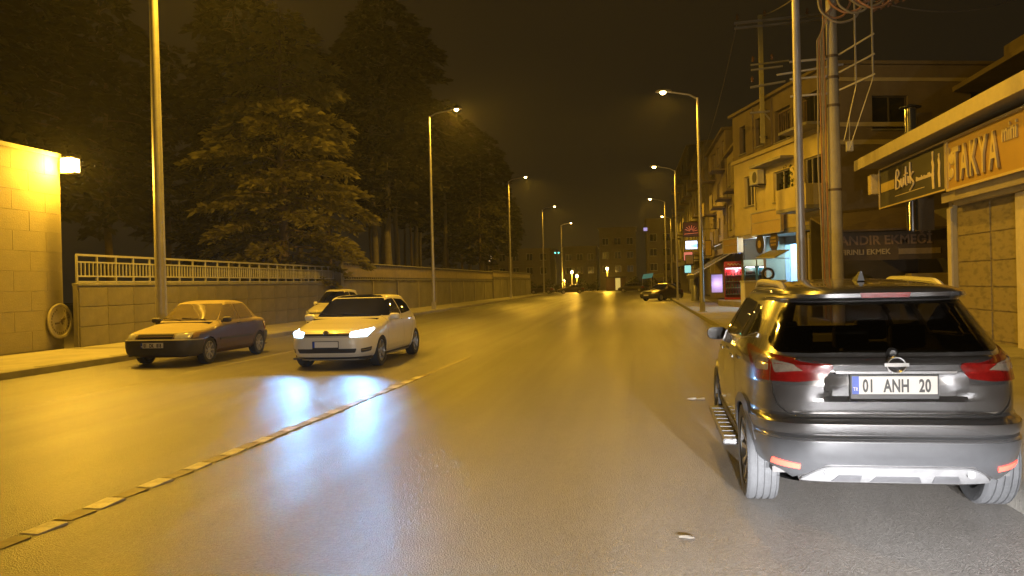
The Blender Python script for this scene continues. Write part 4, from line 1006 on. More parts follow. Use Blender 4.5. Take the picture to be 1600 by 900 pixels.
# round hanging boards, awning, column
for u, z, l in ((7.0, 3.32, 'dark round hanging sign left of its twin over the blue shop'), (5.35, 3.36, 'dark round hanging sign with gilt lettering over the blue shop')):
    s = thing('round_sign', l, 'sign', on_facade(u, .25, z), ROTB)
    mb = MB(); mb.lathe([(.001, .03), (.46, .03), (.50, .0), (.46, -.03), (.001, -.03)], 28, 'y'); mb.build('disc', mat('dark brown sign', (.05, .035, .015), .5), s, smooth=35)
    mb = MB(); mb.bar((0, 0, .48), (0, 0, .9), .03); mb.build('hanger', BLACK, s)
    gm = mat('gilt paint', (.42, .30, .08), .5)
    mb = MB()
    if u < 6:
        for r_ in range(3):
            for c in range(5-abs(r_-1)): mb.box(-.30+c*.14+.07*abs(r_-1), -.21+c*.14+.07*abs(r_-1), .031, .036, .13-r_*.16, .23-r_*.16)
    else:
        mb.lathe([(.0, .034), (.20, .034), (.20, .031)], 20, 'y')
    mb.build('gilt_mark', gm, s)
col = thing('metal_column', 'grey metal clad column between the fridges and the blue shop', 'column', on_facade(8.45, -1.0, .42), ROTB)
mb = MB(); mb.box(-.42, .42, -.3, 0, 0, 3.25)
mb.build('core', mat('grey cladding', (.28, .29, .32), .5, metal=.3), col)
for k in range(5):
    mb = MB(); mb.box(-.40+k*.16, -.26+k*.16, 0, .03, .05, 3.2); mb.build('panel', mat('grey cladding', (.28, .29, .32), .5), col)
aw = thing('awning', 'greenish canvas awning over the front of the blue shop', 'awning', on_facade(4.6, .4, 2.55), ROTB)
mb = MB(); mb.add([(-1.2, 0, .35), (.9, 0, .40), (.9, .7, .08), (-1.2, .7, .02), (-1.2, 0, .30), (.9, 0, .35), (.9, .7, .03), (-1.2, .7, -.03)], [(0,1,2,3), (7,6,5,4), (0,4,5,1), (1,5,6,2), (2,6,7,3), (3,7,4,0)]); mb.build('canvas', mat('olive canvas', (.14, .13, .05), .8, var=.2), aw)
mb = MB(); mb.bar((-1.2, .7, -.01), (.9, .7, .05), .05); mb.bar((-1.1, 0, -.05), (-1.1, .66, -.03), .04); mb.bar((.8, 0, 0), (.8, .66, .03), .04); mb.build('frame', RAILM, aw)
# fridges on the terrace
def fridge(label, u, out, w, h, body, head, name_head, lit=0, cold=(.8, .9, 1)):
    s = thing('drinks_fridge', label, 'fridge', (u, out, .42), R(166))
    mb = MB(); mb.box(-w/2, w/2, -.6, -.03, 0, .12); mb.box(-w/2, w/2, -.6, -.56, .12, h); mb.box(-w/2, -w/2+.05, -.56, -.03, .12, h); mb.box(w/2-.05, w/2, -.56, -.03, .12, h); mb.box(-w/2+.05, w/2-.05, -.56, -.03, h-.06, h); mb.build('cabinet', body, s, bevel=.005)
    mb = MB(); mb.box(-w/2, w/2, -.03, .02, h-.34, h); hd = mb.build('header_panel', head, s)
    for k in range(5):
        z = .3+k*(h-.75)/4; mb = MB(); mb.box(-w/2+.05, w/2-.05, -.54, -.08, z, z+.02)
        sh_ = mb.build('shelf', WHITE, s); mb = MB()
        for j in range(7):
            x = -w/2+.11+j*(w-.22)/6; mb.lathe([(.035, .02), (.035, .17), (.014, .23), (.014, .26), (.001, .26)], 8, 'z', (x, -.16, z))
        mb.build('bottles', mat('bottles %d' % (k % 3), ((.10, .03, .02), (.05, .14, .06), (.30, .16, .03))[k % 3], .2), sh_)
    mb = MB(); mb.box(-w/2+.03, w/2-.03, -.028, -.02, .14, h-.36); mb.build('glass_door', glass('fridge glass', (.8, .85, .85)), s)
    mb = MB(); mb.bar((w/2-.08, .02, .7), (w/2-.08, .02, 1.3), .03); mb.build('handle', BLACK, s)
    if lit:
        mb = MB(); mb.tube([(-w/2+.1, -.1, h-.40), (w/2-.1, -.1, h-.40)], .015, 6); mb.build('tube', emit('fridge tube', cold, 14), s)
        point('fridge_glow', (0, -.15, h-.5), lit, cold, .05, s)
    return s, hd
REDP = mat('red enamel', (.42, .018, .022), .4, var=.15)
f1, hd = fridge('tall red drinks fridge with a white scrawl on its header', 5.95, 47.6, 1.15, 2.2, REDP, REDP, 'x', lit=60, cold=(1, .70, .85))
mb = MB(); pts = [(.36-.72*k/20, .024, 2.03+.045*math.sin(k*1.25)) for k in range(21)]; mb.tube(pts, .022, 6); mb.build('white_scrawl', WHITE, f1)
GRN = mat('pale green enamel', (.45, .55, .42), .4, var=.1)
f2, _ = fridge('pale green drinks fridge next to the red one', 6.42, 44.7, .66, 2.2, mat('dark green enamel', (.05, .12, .09), .4), GRN, 'x', lit=22, cold=(.7, .9, 1))
f3, _ = fridge('pale green drinks fridge next to the grey column', 7.10, 44.5, .66, 2.2, mat('dark green enamel', (.05, .12, .09), .4), GRN, 'x', lit=40, cold=(.35, .65, 1))
# A/C unit
ac = thing('air_conditioner', 'air conditioner box on the ochre wall between the two first floor windows', 'air conditioner', on_facade(7.1, .12, 6.68), ROTB)
mb = MB(); mb.box(-.5, .5, 0, .36, -.35, .35); mb.build('casing', RAILM, ac, bevel=.02)
mb = MB(); mb.lathe([(.28, .365), (.25, .375), (.06, .37), (.001, .37)], 24, 'y', (-.15, 0, 0)); mb.build('fan_grille', mat('dark grille', (.06, .055, .05), .5), ac)
mb = MB(); mb.bar((-.4, -.1, -.38), (-.4, .3, -.38), .05); mb.bar((.4, -.1, -.38), (.4, .3, -.38), .05); mb.tube([(.45, .1, -.2), (.55, .02, -.4), (.55, .0, -1.6)], .025, 6); mb.build('bracket', BLACK, ac)

# ---- row of buildings further down the right side
def block(label, x0, y0, y1, h, m, nf, nw, depth=12, group=None, dark=False):
    b = thing('apartment_building', label, 'building', (x0, y0, 0), 0, group)
    P = lambda u, d, z: (d, u, z); ln = y1-y0; op = []
    fh = (h-4.0)/nf
    for f in range(nf):
        for k in range(nw):
            c = ln*(k+.5)/nw; op.append((c-.6, c+.6, 4.0+f*fh+.8, 4.0+f*fh+fh-.5))
    mb = MB(); open_wall(mb, 0, ln, 3.4, h, op, .3, P); mb.build('wall', m, b)
    MB().box(.3, depth, 0, .3, .1, h).build('side_wall', m, b); MB().box(.3, depth, ln-.3, ln-.002, .1, h).build('side_wall', m, b)
    mb = MB(); mb.box(-.25, depth, -.1, ln+.1, h, h+.16); mb.build('roof', PLB, b)
    mb = MB(); mb.box(1.2, 1.4, .3, ln-.3, .1, 3.4); mb.build('shop_front', mat('dim shop front', (.10, .085, .07), .6, var=.5, scale=1), b)
    for o in op: window(b, *o, P, mull=1)
    for f in range(nf):
        for k in range(0, nw, 2):
            c = ln*(k+.5)/nw; mb = MB(); mb.box(-.9, 0, c-1.0, c+1.0, 4.0+f*fh-.1, 4.0+f*fh+.02); mb.box(-.9, -.84, c-1.0, c+1.0, 4.0+f*fh+.02, 4.0+f*fh+.85); mb.build('balcony', PLB, b)
    return b
block('narrow ochre building just beyond the three storey one', 6.5, 47.2, 54.5, 9.6, mat('dull ochre plaster', (.36, .30, .18), .85, var=.3, scale=.6), 2, 3)
block('brown apartment building behind the red and lit signs', 6.5, 55, 67, 11.6, mat('brown plaster', (.24, .19, .14), .85, var=.35, scale=.6), 3, 4)
block('grey brown apartment building far down the right side', 6.3, 68, 84, 13.0, mat('grey brown plaster', (.22, .19, .15), .85, var=.35, scale=.6), 3, 5)
block('last apartment building before the crossing on the right', 6.3, 85, 108, 15.5, mat('far plaster', (.20, .18, .14), .85, var=.3, scale=.5), 4, 6)

# signs and awnings along that row (face the oncoming side, i.e. the camera)
def face_sign(name, label, x0, x1, y, z0, z1, m, t=.12):
    s = thing(name, label, 'sign', (x0, y, z0)); w, h = x1-x0, z1-z0
    mb = MB(); mb.box(0, w, 0, t, 0, h); mb.build('box', BLACK, s, bevel=.01)
    mb = MB(); mb.box(.04, w-.04, -.012, -.002, .04, h-.04); mb.build('face', m, s)
    mb = MB(); mb.bar((w-.02, t/2, h*.5), (6.7-x0, t/2, h*.5), .05); mb.build('arm', BLACK, s)
    return s
s = face_sign('lit_sign', 'glowing white and blue sign box beside the lamp post', 4.05, 4.95, 60, 3.85, 4.5, emit('white lit sign', (.72, .82, 1.0), 2.6))
mb = MB(); mb.box(.38, .85, -.02, -.014, .12, .40); mb.build('blue_mark', emit('blue lit mark', (.15, .35, .95), 1.6), s)
point('sign_glow', (.45, -.5, .3), 30, (.7, .82, 1), .2, s)
s = face_sign('shop_sign', 'red orange emblem sign above the glowing white sign', 3.95, 5.15, 60.6, 4.8, 5.9, mat('dark red board', (.10, .03, .015), .5))
mb = MB()
for k in range(7):
    a = .2+k*.43; mb.bar((.6+.12*math.cos(a), -.03, .40+.12*math.sin(a)), (.6+.48*math.cos(a), -.03, .40+.45*math.sin(a)), .10, .03)
mb.bar((.1, -.03, .22), (1.1, -.03, .28), .10, .03); mb.build('emblem', emit('dim orange neon', (.75, .20, .08), .35), s)
face_sign('shop_sign', 'yellow upright sign just right of the lamp post by the pale cabinet', 4.72, 5.16, 52, 3.1, 4.1, mat('yellow board', (.55, .38, .08), .5))
face_sign('shop_sign', 'dull beige sign board under the glowing white sign', 4.0, 4.6, 59.5, 2.75, 3.45, mat('beige board', (.38, .30, .22), .6))
def awning(label, y0, y1, x0, x1, z0, z1, m, edge):
    a = thing('awning', label, 'awning', (x1, y0, z1)); ln = y1-y0; w = x1-x0; dz = z0-z1
    mb = MB(); mb.add([(0,0,0), (0,ln,0), (-w,ln,dz), (-w,0,dz), (0,0,-.05), (0,ln,-.05), (-w,ln,dz-.05), (-w,0,dz-.05)], [(0,1,2,3), (7,6,5,4), (0,4,5,1), (1,5,6,2), (2,6,7,3), (3,7,4,0)]); mb.build('canvas', m, a)
    mb = MB(); mb.box(-w-.02, -w+.02, 0, ln, dz-.28, dz-.051); mb.build('valance', m, a)
    mb = MB(); mb.bar((0, -.02, 0), (-w, -.02, dz), .07); mb.bar((-w, -.03, dz), (-w, ln, dz), .05); mb.build('frame', edge, a)
    return a
PALE = mat('pale aluminium', (.70, .68, .66), .4, metal=.3)
awning('dark awning with a pale sloping front bar over the far pavement', 50, 57, 3.9, 6.4, 1.95, 3.35, mat('dark canvas', (.04, .035, .03), .8), PALE)
awning('upper dark awning with a pale bar left of the brown box sign', 49, 54, 5.5, 6.5, 3.75, 4.35, mat('dark canvas', (.04, .035, .03), .8), PALE)
s = face_sign('shop_sign', 'pale violet lit shop panel under the dark awning left of the red fridge', 5.0, 5.75, 51.5, .75, 1.95, emit('violet lit panel', (.50, .40, .62), .22))
point('panel_glow', (.4, -.5, .6), 25, (.7, .6, 1), .2, s)
s = face_sign('lit_sign', 'narrow blue lit sign right of the brown box sign', 6.05, 6.45, 46.6, 3.0, 4.2, emit('blue lit sign', (.16, .30, .85), .7))
s = face_sign('lit_sign', 'small cyan lit sign low beside the far lamp post', 4.6, 5.2, 70, 2.2, 2.9, emit('cyan lit sign', (.25, .70, .85), .9))
s = face_sign('lit_sign', 'small pink lit sign above the cyan one down the right side', 4.7, 5.5, 72, 3.3, 4.1, emit('pink lit sign', (.85, .30, .36), .35))
mb = MB(); mb.lathe([(.001, 0), (.28, 0), (.28, 1.6), (.24, 1.7), (.001, 1.7)], 18); o = mb.build('post_box', mat('grey steel', (.45, .45, .46), .35, metal=.5), smooth=40); o.location = (4.5, 57.5, .142); tag(o, 'pale grey cylinder standing on the far right pavement under the dark awning', 'bin')

# ---- pale cabinet on the pavement behind the SUV
cb = thing('freezer_cabinet', 'pale ochre cabinet with a white end on the right pavement just over the SUV', 'cabinet', (5.0, 36.4, .142), R(4))
mb = MB(); mb.box(0, 1.75, 0, .8, .06, 1.30); mb.build('box', mat('ochre cabinet paint', (.42, .36, .17), .5, var=.15), cb, bevel=.02)
mb = MB(); mb.box(-.03, 0, 0, .8, .06, 1.30); mb.build('end_panel', WHITE, cb)
mb = MB(); mb.box(-.06, 1.8, -.05, .85, 1.30, 1.37); mb.build('lid', RAILM, cb, bevel=.015)
mb = MB(); mb.box(.05, 1.7, .05, .75, 0, .06); mb.build('plinth', BLACK, cb)
ty = thing('tyre', 'black tyre standing on top of the pale cabinet behind the SUV roof rail', 'tyre', (6.02, 36.6, .142+1.37+.28), R(8))
mb = MB(); n = 30
mb.lathe([(.19, -.09), (.26, -.10), (.28, -.07), (.285, 0), (.28, .07), (.26, .10), (.19, .09)], 32, 'y'); mb.build('tread', RUBBER, ty, smooth=40)
mb = MB(); mb.lathe([(.192, -.05), (.17, 0), (.192, .05)], 32, 'y'); mb.build('inner_rim', ALLOY, ty, smooth=40)

# ---- dish, post and clutter in front of the building's near corner
d_ = thing('satellite_dish', 'pale satellite dish on a post left of the concrete utility pole', 'dish', (7.05, 33, .42))
mb = MB(); mb.bar((0, 0, 0), (0, 0, 2.95), .13); mb.build('post', mat('pale post', (.42, .38, .26), .6), d_)
mb = MB(); mb.lathe([(.001, .10), (.2, .085), (.36, .03), (.44, -.02), (.44, -.04), (.36, .01), (.001, .07)], 28, 'y', (.38, -.10, 2.72)); mb.build('dish', mat('dish paint', (.42, .38, .28), .5), d_, smooth=50)
mb = MB(); mb.bar((0, -.05, 2.95), (.30, -.35, 2.82), .05); mb.build('feed_arm', POLE, d_)
# balcony plant
pt = thing('balcony_plant', 'leafy plant on the first floor balcony left of the utility pole', 'plant', tuple(on_facade(2.2, .75, 5.55)))
mb = MB()
for k in range(140):
    a = random.uniform(0, 2*PI); r_ = random.uniform(.05, .5); z = random.uniform(0, 1.0); p = Vector((r_*math.cos(a), r_*math.sin(a), z)); q = Vector((random.uniform(-.1, .1), random.uniform(-.1, .1), random.uniform(-.02, .14)))
    s_ = q.cross(Vector((0, 0, 1))).normalized()*.045; mb.add([p, p+q*.5+s_, p+q, p+q*.5-s_], [(0,1,2,3)])
mb.build('leaves', mat('plant leaves', (.06, .10, .03), .6), pt)
mb = MB(); mb.lathe([(.001, -.25), (.16, -.25), (.2, 0), (.001, -.02)], 14); mb.build('pot', mat('clay pot', (.3, .14, .07), .8), pt)

# ---- single storey shop with the big sign
OLIVE = mat('yellowed plaster', (.45, .38, .20), .8, var=.3, scale=1.2, bump=.2)
sp = thing('shop_building', 'single storey shop with boarded doors and a long flat canopy at the right edge', 'shop', (7.4, 20, 0))
mb = MB(); open_wall(mb, -12, 0, .1, 4.6, [(-3.35, -.22, .12, 3.22), (-8.4, -4.4, .12, 3.22)], .3, lambda u, d, z: (d, u, z)); mb.build('wall', OLIVE, sp)
MB().box(.31, 7, -.3, -.004, .1, 4.6).build('side_wall', OLIVE, sp); MB().box(.31, 7, -12, -11.7, .1, 4.6).build('side_wall', OLIVE, sp)
mb = MB(); mb.box(-.88, 7, -13, 4.35, 4.68, 4.88); mb.build('canopy_roof', mat('canopy metal', (.34, .29, .17), .6, metal=.2, var=.25), sp, bevel=.01)
mb = MB(); mb.box(-.92, -.885, -13, 4.37, 4.62, 4.92); mb.build('canopy_fascia', mat('fascia metal', (.44, .38, .22), .5, metal=.2, var=.2), sp)
mb = MB(); mb.box(-.30, -.02, -9, -.55, 3.23, 3.34); mb.box(-.36, -.30, -9, -.55, 3.20, 3.42); mb.box(-.16, -.02, -9, -.7, 3.13, 3.23); mb.build('shutter_box', OLIVE, sp, bevel=.01)
for y in (-.11, -3.85):
    mb = MB(); w = .11 if y > -1 else .5; mb.box(-.05, .0, y-w, y+w, .12, 3.12); mb.build('door_pier', mat('pale pier', (.52, .46, .30), .7, var=.2), sp, bevel=.01)
def boarded():
    m = mat('weathered door board', (.20, .165, .085), .75, var=.3, scale=2.2, bump=.25, bscale=9)
    nt = m.node_tree; b = nt.nodes['Principled BSDF']; t = nt.nodes.new('ShaderNodeTexCoord'); mp = nt.nodes.new('ShaderNodeMapping'); mp.inputs['Scale'].default_value = (1, 2.4, 6.5); nt.links.new(t.outputs['Object'], mp.inputs[0])
    n = nt.nodes.new('ShaderNodeTexNoise'); n.inputs['Scale'].default_value = 1.5; n.inputs['Detail'].default_value = 5; nt.links.new(mp.outputs[0], n.inputs['Vector'])
    r = nt.nodes.new('ShaderNodeValToRGB'); r.color_ramp.elements[0].position = .36; r.color_ramp.elements[0].color = (.155, .128, .068, 1); r.color_ramp.elements[1].position = .50; r.color_ramp.elements[1].color = (.225, .185, .092, 1)
    nt.links.new(n.outputs['Fac'], r.inputs[0]); nt.links.new(r.outputs[0], b.inputs['Base Color']); return m
BOARD = boarded()
for (a, b_) in ((-1.98, -.24), (-3.33, -2.0)):
    mb = MB(); mb.box(.10, .14, a, b_, .13, 3.2); dr = mb.build('door_leaf', BOARD, sp)
    zz_ = .2
    for k, h in enumerate((.62, .5, .55, .6, .66)):
        mb = MB(); mb.box(.075, .10, a+.04, b_-.04, zz_, zz_+h-.03); mb.build('door_panel', BOARD, dr, bevel=.006); zz_ += h
mb = MB(); mb.box(.12, .2, -8.4, -4.4, .13, 3.2); mb.build('door_leaf', BOARD, sp)
# signs on the canopy edge
YEL = mat('orange sign board', (.36, .22, .04), .5, var=.15, scale=2)
YLT = mat('raised sign letters', (.50, .39, .15), .5, var=.1)
s1 = thing('shop_sign', 'long orange shop sign with raised letters TAKYA mini', 'sign', (6.9, 18.68, 3.42))
mb = MB(); mb.box(0, .16, -7.5, 0, 0, 1.06); mb.build('board', YEL, s1, bevel=.01)
mb = MB(); mb.bar((-.01, 0, 1.07), (-.01, -7.5, 1.07), .05); mb.bar((-.01, 0, -.005), (-.01, -7.5, -.005), .05); mb.bar((-.01, -.02, 0), (-.01, -.02, 1.06), .045); mb.build('frame', YLT, s1)
def side_text(s, par, y, z, h, m, sx, **k): return text(s, h, m, par, frame((-.02, y, z), (0, -1, 0), (0, 0, 1)), sx=sx, **k)
xs = 1480
for ch, y in (('T', -.56), ('A', -.98), ('K', -1.42), ('Y', -1.86), ('A', -2.32)):
    o = side_text(ch, s1, y, .16, .74, YLT, .56, ext=.03, name='letter', bold=.012)
    o2 = side_text(ch, s1, y-.018, .145, .74, mat('letter shade', (.16, .085, .015), .6), .60, ext=.012, name='letter_back', bold=.03)
    o2.parent = o; o2.matrix_local = Matrix.Translation((.012, -.014, -.020))
side_text('mini', s1, -2.95, .60, .36, YLT, .72, ext=.015, name='lettering', bold=.006)
mb = MB(); mb.lathe([(.001, -.035), (.13, -.03), (.16, -.005)], 18, 'x', (0, -.30, .66)); mb.lathe([(.001, -.03), (.10, -.025), (.12, -.005)], 18, 'x', (0, -.25, .34)); mb.bar((-.015, -.14, .2), (-.015, -.14, .9), .06, .03); mb.build('logo', YLT, s1)
for k in range(3):
    mb = MB(); mb.box(-.02, -.002, -3.75-.25*k, -3.6-.25*k, .25, .42); mb.build('small_mark', YLT, s1)
s2 = thing('shop_sign', 'black shop sign with handwritten pale lettering left of the orange sign', 'sign', (6.9, 23.45, 3.45))
mb = MB(); mb.box(0, .14, -4.7, 0, 0, 1.06); mb.build('board', mat('black sign board', (.028, .024, .014), .5, var=.2), s2, bevel=.01)
mb = MB()
for a, b_ in (((0, 0), (-4.7, 0)), ((0, 1.06), (-4.7, 1.06)), ((0, 0), (0, 1.06)), ((-4.7, 0), (-4.7, 1.06))): mb.bar((-.012, a[0], a[1]), (-.012, b_[0], b_[1]), .035)
mb.build('frame', YLT, s2)
CRM = mat('cream sign print', (.62, .52, .32), .5, var=.1)
mb = MB(); mb.box(-.012, -.002, -1.25, -.15, .42, .66); mb.build('yellow_bar', mat('yellow sign print', (.45, .34, .08), .5), s2)
# handwriting: B u t i k as brush strokes
def stroke(pts, w): 
    mb = MB(); P = [Vector((-.02, -p[0], p[1])) for p in pts]; out = []
    for i in range(len(P)-1):
        for k in range(4):
            t = k/4; a, b2, c, d2 = P[max(i-1, 0)], P[i], P[i+1], P[min(i+2, len(P)-1)]
            out.append(.5*((2*b2)+(-a+c)*t+(2*a-5*b2+4*c-d2)*t*t+(-a+3*b2-3*c+d2)*t**3))
    out.append(P[-1]); mb.tube(out, w, 6); return mb
for pts in ([(1.42, .36), (1.48, .82), (1.62, .84), (1.70, .74), (1.52, .62), (1.72, .54), (1.68, .40), (1.42, .38)], [(1.84, .60), (1.84, .44), (1.94, .40), (2.02, .60), (2.02, .42)], [(2.20, .86), (2.16, .46), (2.24, .40)], [(2.08, .66), (2.30, .68)], [(2.36, .60), (2.36, .42)], [(2.50, .92), (2.50, .40)], [(2.70, .66), (2.52, .56), (2.72, .40), (2.60, .30), (2.45, .24)]):
    stroke(pts, .022).build('handwriting', CRM, s2)
mb = MB()
for k in range(14): mb.box(-.008, -.002, -(2.85+k*.085)-.06, -(2.85+k*.085), .40, .40+random.choice((.07, .09, .11)))
mb.build('small_print', CRM, s2)
mb = MB(); mb.box(-.008, -.002, -3.4, -1.3, .2, .215); mb.build('underline', CRM, s2)
mb = MB()
for c, hgt, w in ((3.95, .95, .16), (4.32, .85, .14)):
    mb.prism([(-c-w*.4, .1), (-c+w*.3, .1), (-c+w*.5, .4), (-c+w*.25, .6), (-c+w*.5, .72), (-c+w*.2, .78), (-c+w*.3, hgt), (-c-w*.3, hgt), (-c-w*.2, .76), (-c-w*.5, .62), (-c-w*.3, .45)], -.012, -.002, axis='x')
mb.build('figure_print', CRM, s2)
mb = MB(); mb.box(-.20, .18, .06, .36, .45, 1.0); mb.bar((.1, .0, .7), (.1, .10, .7), .04); o = mb.build('sign_end_box', mat('yellow plastic', (.52, .42, .18), .5), bevel=.03); o.location = (6.9, 23.5, 3.42); tag(o, 'small yellow box lamp on the left end of the black sign', 'box')
# flue
fu = thing('flue_pipe', 'shiny metal flue pipe rising past the canopy roof', 'chimney', (8.25, 25, 0))
mb = MB()
for k in range(5): mb.lathe([(.16, 2.9+k*.72), (.16, 3.58+k*.72), (.175, 3.59+k*.72), (.175, 3.62+k*.72)], 20)
mb.build('pipe', CHROME, fu, smooth=40)
mb = MB(); mb.lathe([(.001, 6.62), (.30, 6.52), (.30, 6.50)], 20); mb.bar((.14, 0, 6.3), (.14, 0, 6.55), .03); mb.bar((-.14, 0, 6.3), (-.14, 0, 6.55), .03); mb.build('cowl', BLACK, fu)
mb = MB(); mb.box(.20, .62, .05, .45, 2.9, 6.35); mb.build('brick_shaft', PLB, fu)

# ---- dark bakery stall in the gap
bk = thing('bakery_stall', 'dark bakery stall with a long faded sign board in the gap behind the SUV', 'stall', (6.5, 27, .142))
mb = MB(); mb.box(0, 3.7, 3.2, 3.4, 0, 3.6); mb.box(3.62, 3.8, -.2, 3.2, 0, 3.6); mb.build('wall', mat('dark stall wall', (.06, .05, .04), .8, var=.4, scale=1), bk)
mb = MB(); mb.add([(-.1, -.3, 2.92), (3.8, -.3, 2.95), (3.8, 2.8, 3.9), (-.1, 2.8, 3.6), (-.1, -.3, 2.86), (3.8, -.3, 2.89), (3.8, 2.8, 3.84), (-.1, 2.8, 3.54)], [(0,1,2,3), (7,6,5,4), (0,4,5,1), (1,5,6,2), (2,6,7,3), (3,7,4,0)]); mb.build('roof', mat('brown tin roof', (.10, .07, .045), .7, var=.4), bk)
mb = MB(); mb.box(0, 3.5, -.06, 0, 1.95, 2.85); bd = mb.build('sign_board', mat('dark brown sign board', (.075, .055, .035), .6, var=.3), bk)
FAD = mat('faded sign letters', (.22, .15, .10), .6, var=.3); PAL = mat('pale sign letters', (.34, .29, .20), .6, var=.2)
text('TANDIR EKMEĞİ', .30, FAD, bk, frame((1.45, -.07, 2.45), (1, 0, 0), (0, 0, 1)), sx=.98, ext=.01, bold=.008)
text('FIRINLI EKMEK', .17, PAL, bk, frame((.95, -.07, 2.14), (1, 0, 0), (0, 0, 1)), sx=1.0, ext=.01, bold=.006)
mb = MB(); mb.box(1.95, 3.2, -.075, -.062, 2.12, 2.30); mb.build('pale_strip', mat('faded print strip', (.28, .22, .13), .6), bk)
mb = MB(); mb.box(2.3, 3.6, -.1, .5, 0, 1.5); mb.build('counter', mat('olive counter', (.30, .24, .10), .6, var=.2), bk, bevel=.02)
mb = MB(); mb.bar((.05, -.03, 0), (.05, -.03, 2.9), .09); mb.bar((3.5, -.03, 0), (3.5, -.03, 2.9), .09); mb.build('post', BLACK, bk)
mb = MB(); mb.lathe([(.001, 1.5), (.25, 1.45), (.48, 1.25), (.6, .8), (.62, 0)], 22, 'z', (1.1, .9, 0)); mb.build('oven', mat('dark oven', (.035, .033, .032), .7), bk, smooth=True)
mb = MB(); mb.box(.2, 2.2, -.05, .25, 0, .95); mb.build('bench', mat('dark bench', (.06, .05, .045), .7), bk)

# ---- concrete utility pole with coils of cable, cross arms and insulators
CPO = mat('pole concrete', (.36, .33, .25), .8, var=.25, scale=2, bump=.3, bscale=30)
CAB = mat('orange brown cable', (.34, .17, .08), .55, var=.2); CABG = mat('grey cable', (.25, .22, .17), .6)
up = thing('utility_pole', 'concrete utility pole hung with cable coils and insulators behind the SUV', 'utility pole', (5.85, 24, .142))
mb = MB(); mb.tube([(0, 0, 0), (0, 0, 6), (0, 0, 11.5)], [.20, .165, .125], 14); mb.build('pole', CPO, up, smooth=40)
for z in (3.9, 6.3, 7.1, 7.7):
    mb = MB(); mb.lathe([(.17, 0), (.185, 0), (.185, .07), (.17, .07)], 16, 'z', (0, 0, z)); mb.build('band', mat('rusty band', (.10, .07, .045), .6), up)
mb = MB()
for k, (z, a) in enumerate(((7.75, .0), (7.25, .0), (6.75, .0))):
    mb.bar((.15, -.1, z), (1.0, -.55, z+.42-.06*k), .045); mb.bar((-.1, 0, z-.05), (-1.15, .1, z-.06), .055)
mb.bar((-1.5, .15, 7.35), (.3, 0, 7.5), .05); mb.build('cross_arm', POLE, up)
mb = MB()
for x, y, z0, z1 in ((.55, -.32, 6.8, 9.6), (.95, -.52, 6.9, 10.0)): mb.bar((x, y, z0), (x, y, z1), .04)
mb.bar((.95, -.52, 6.95), (.35, -.2, 5.0), .025); mb.bar((.55, -.32, 6.8), (.25, -.1, 5.3), .025); mb.build('cable_frame', POLE, up)
for k in range(9):
    mb = MB(); n = 40; cx0, cz0 = .05+.17*k, 9.25+.10*(k % 3)+.06*k; rr_ = .50+.10*((k*7) % 4)
    pts = [(cx0+rr_*.8*math.cos(2*PI*i/n*1.0)+.02*math.sin(i), -.22-.03*k+.05*math.sin(2*PI*i/n), cz0+rr_*math.sin(2*PI*i/n)) for i in range(n+1)]
    mb.tube(pts, .034, 6); mb.build('cable_coil', CAB if k % 2 == 0 else CABG, up, smooth=True)
for k in range(5):
    mb = MB(); xo = -.24-.045*k; pts = [(.15-.1*k*.3, -.15, 9.2), (-.25, -.12, 8.9-.1*k), (xo, -.12, 8.2), (xo+.02*math.sin(k), -.10, 6.3), (xo-.05*math.sin(k*2), -.1, 4.6), (xo, -.1, 3.0), (xo+.03, -.1, .2)]
    mb.tube(pts, .024, 6); mb.build('cable_drop', CAB if k in (0, 3) else CABG, up, smooth=True)
mb = MB(); mb.bar((-.3, -.1, 9.9), (2.4, -.25, 9.75), .09); mb.bar((-.3, -.1, 10.6), (2.4, -.25, 10.5), .09); mb.build('top_arm', POLE, up)
INS = mat('brown glazed insulator', (.20, .10, .06), .25, var=.2, coat=.5)
imesh = None
for j in range(3):
    for k in range(5):
        if imesh is None:
            mb = MB(); prof = [(.02, -.17)]
            for q in range(3): prof += [(.035, -.13+q*.09), (.065, -.11+q*.09), (.055, -.09+q*.09), (.03, -.075+q*.09)]
            prof += [(.02, .16), (.001, .16)]
            mb.lathe(prof, 14); o = mb.build('insulator', INS, up, smooth=50); imesh = o.data
        else: o = bpy.data.objects.new('insulator', imesh); C.objects.link(o); o.parent = up
        o.location = (1.15+.19*k+.1*j, -.3-.02*k, 9.05+.24*j+.05*k); o.rotation_euler = (0, R(24), R(15*j)); o.scale = (1.35, 1.35, 1.35)
mb = MB(); mb.box(.30, .48, -.2, -.04, 5.0, 5.28); mb.bar((.39, -.12, 5.28), (.42, -.1, 6.0), .02); mb.build('junction_box', RAILM, up, bevel=.01)

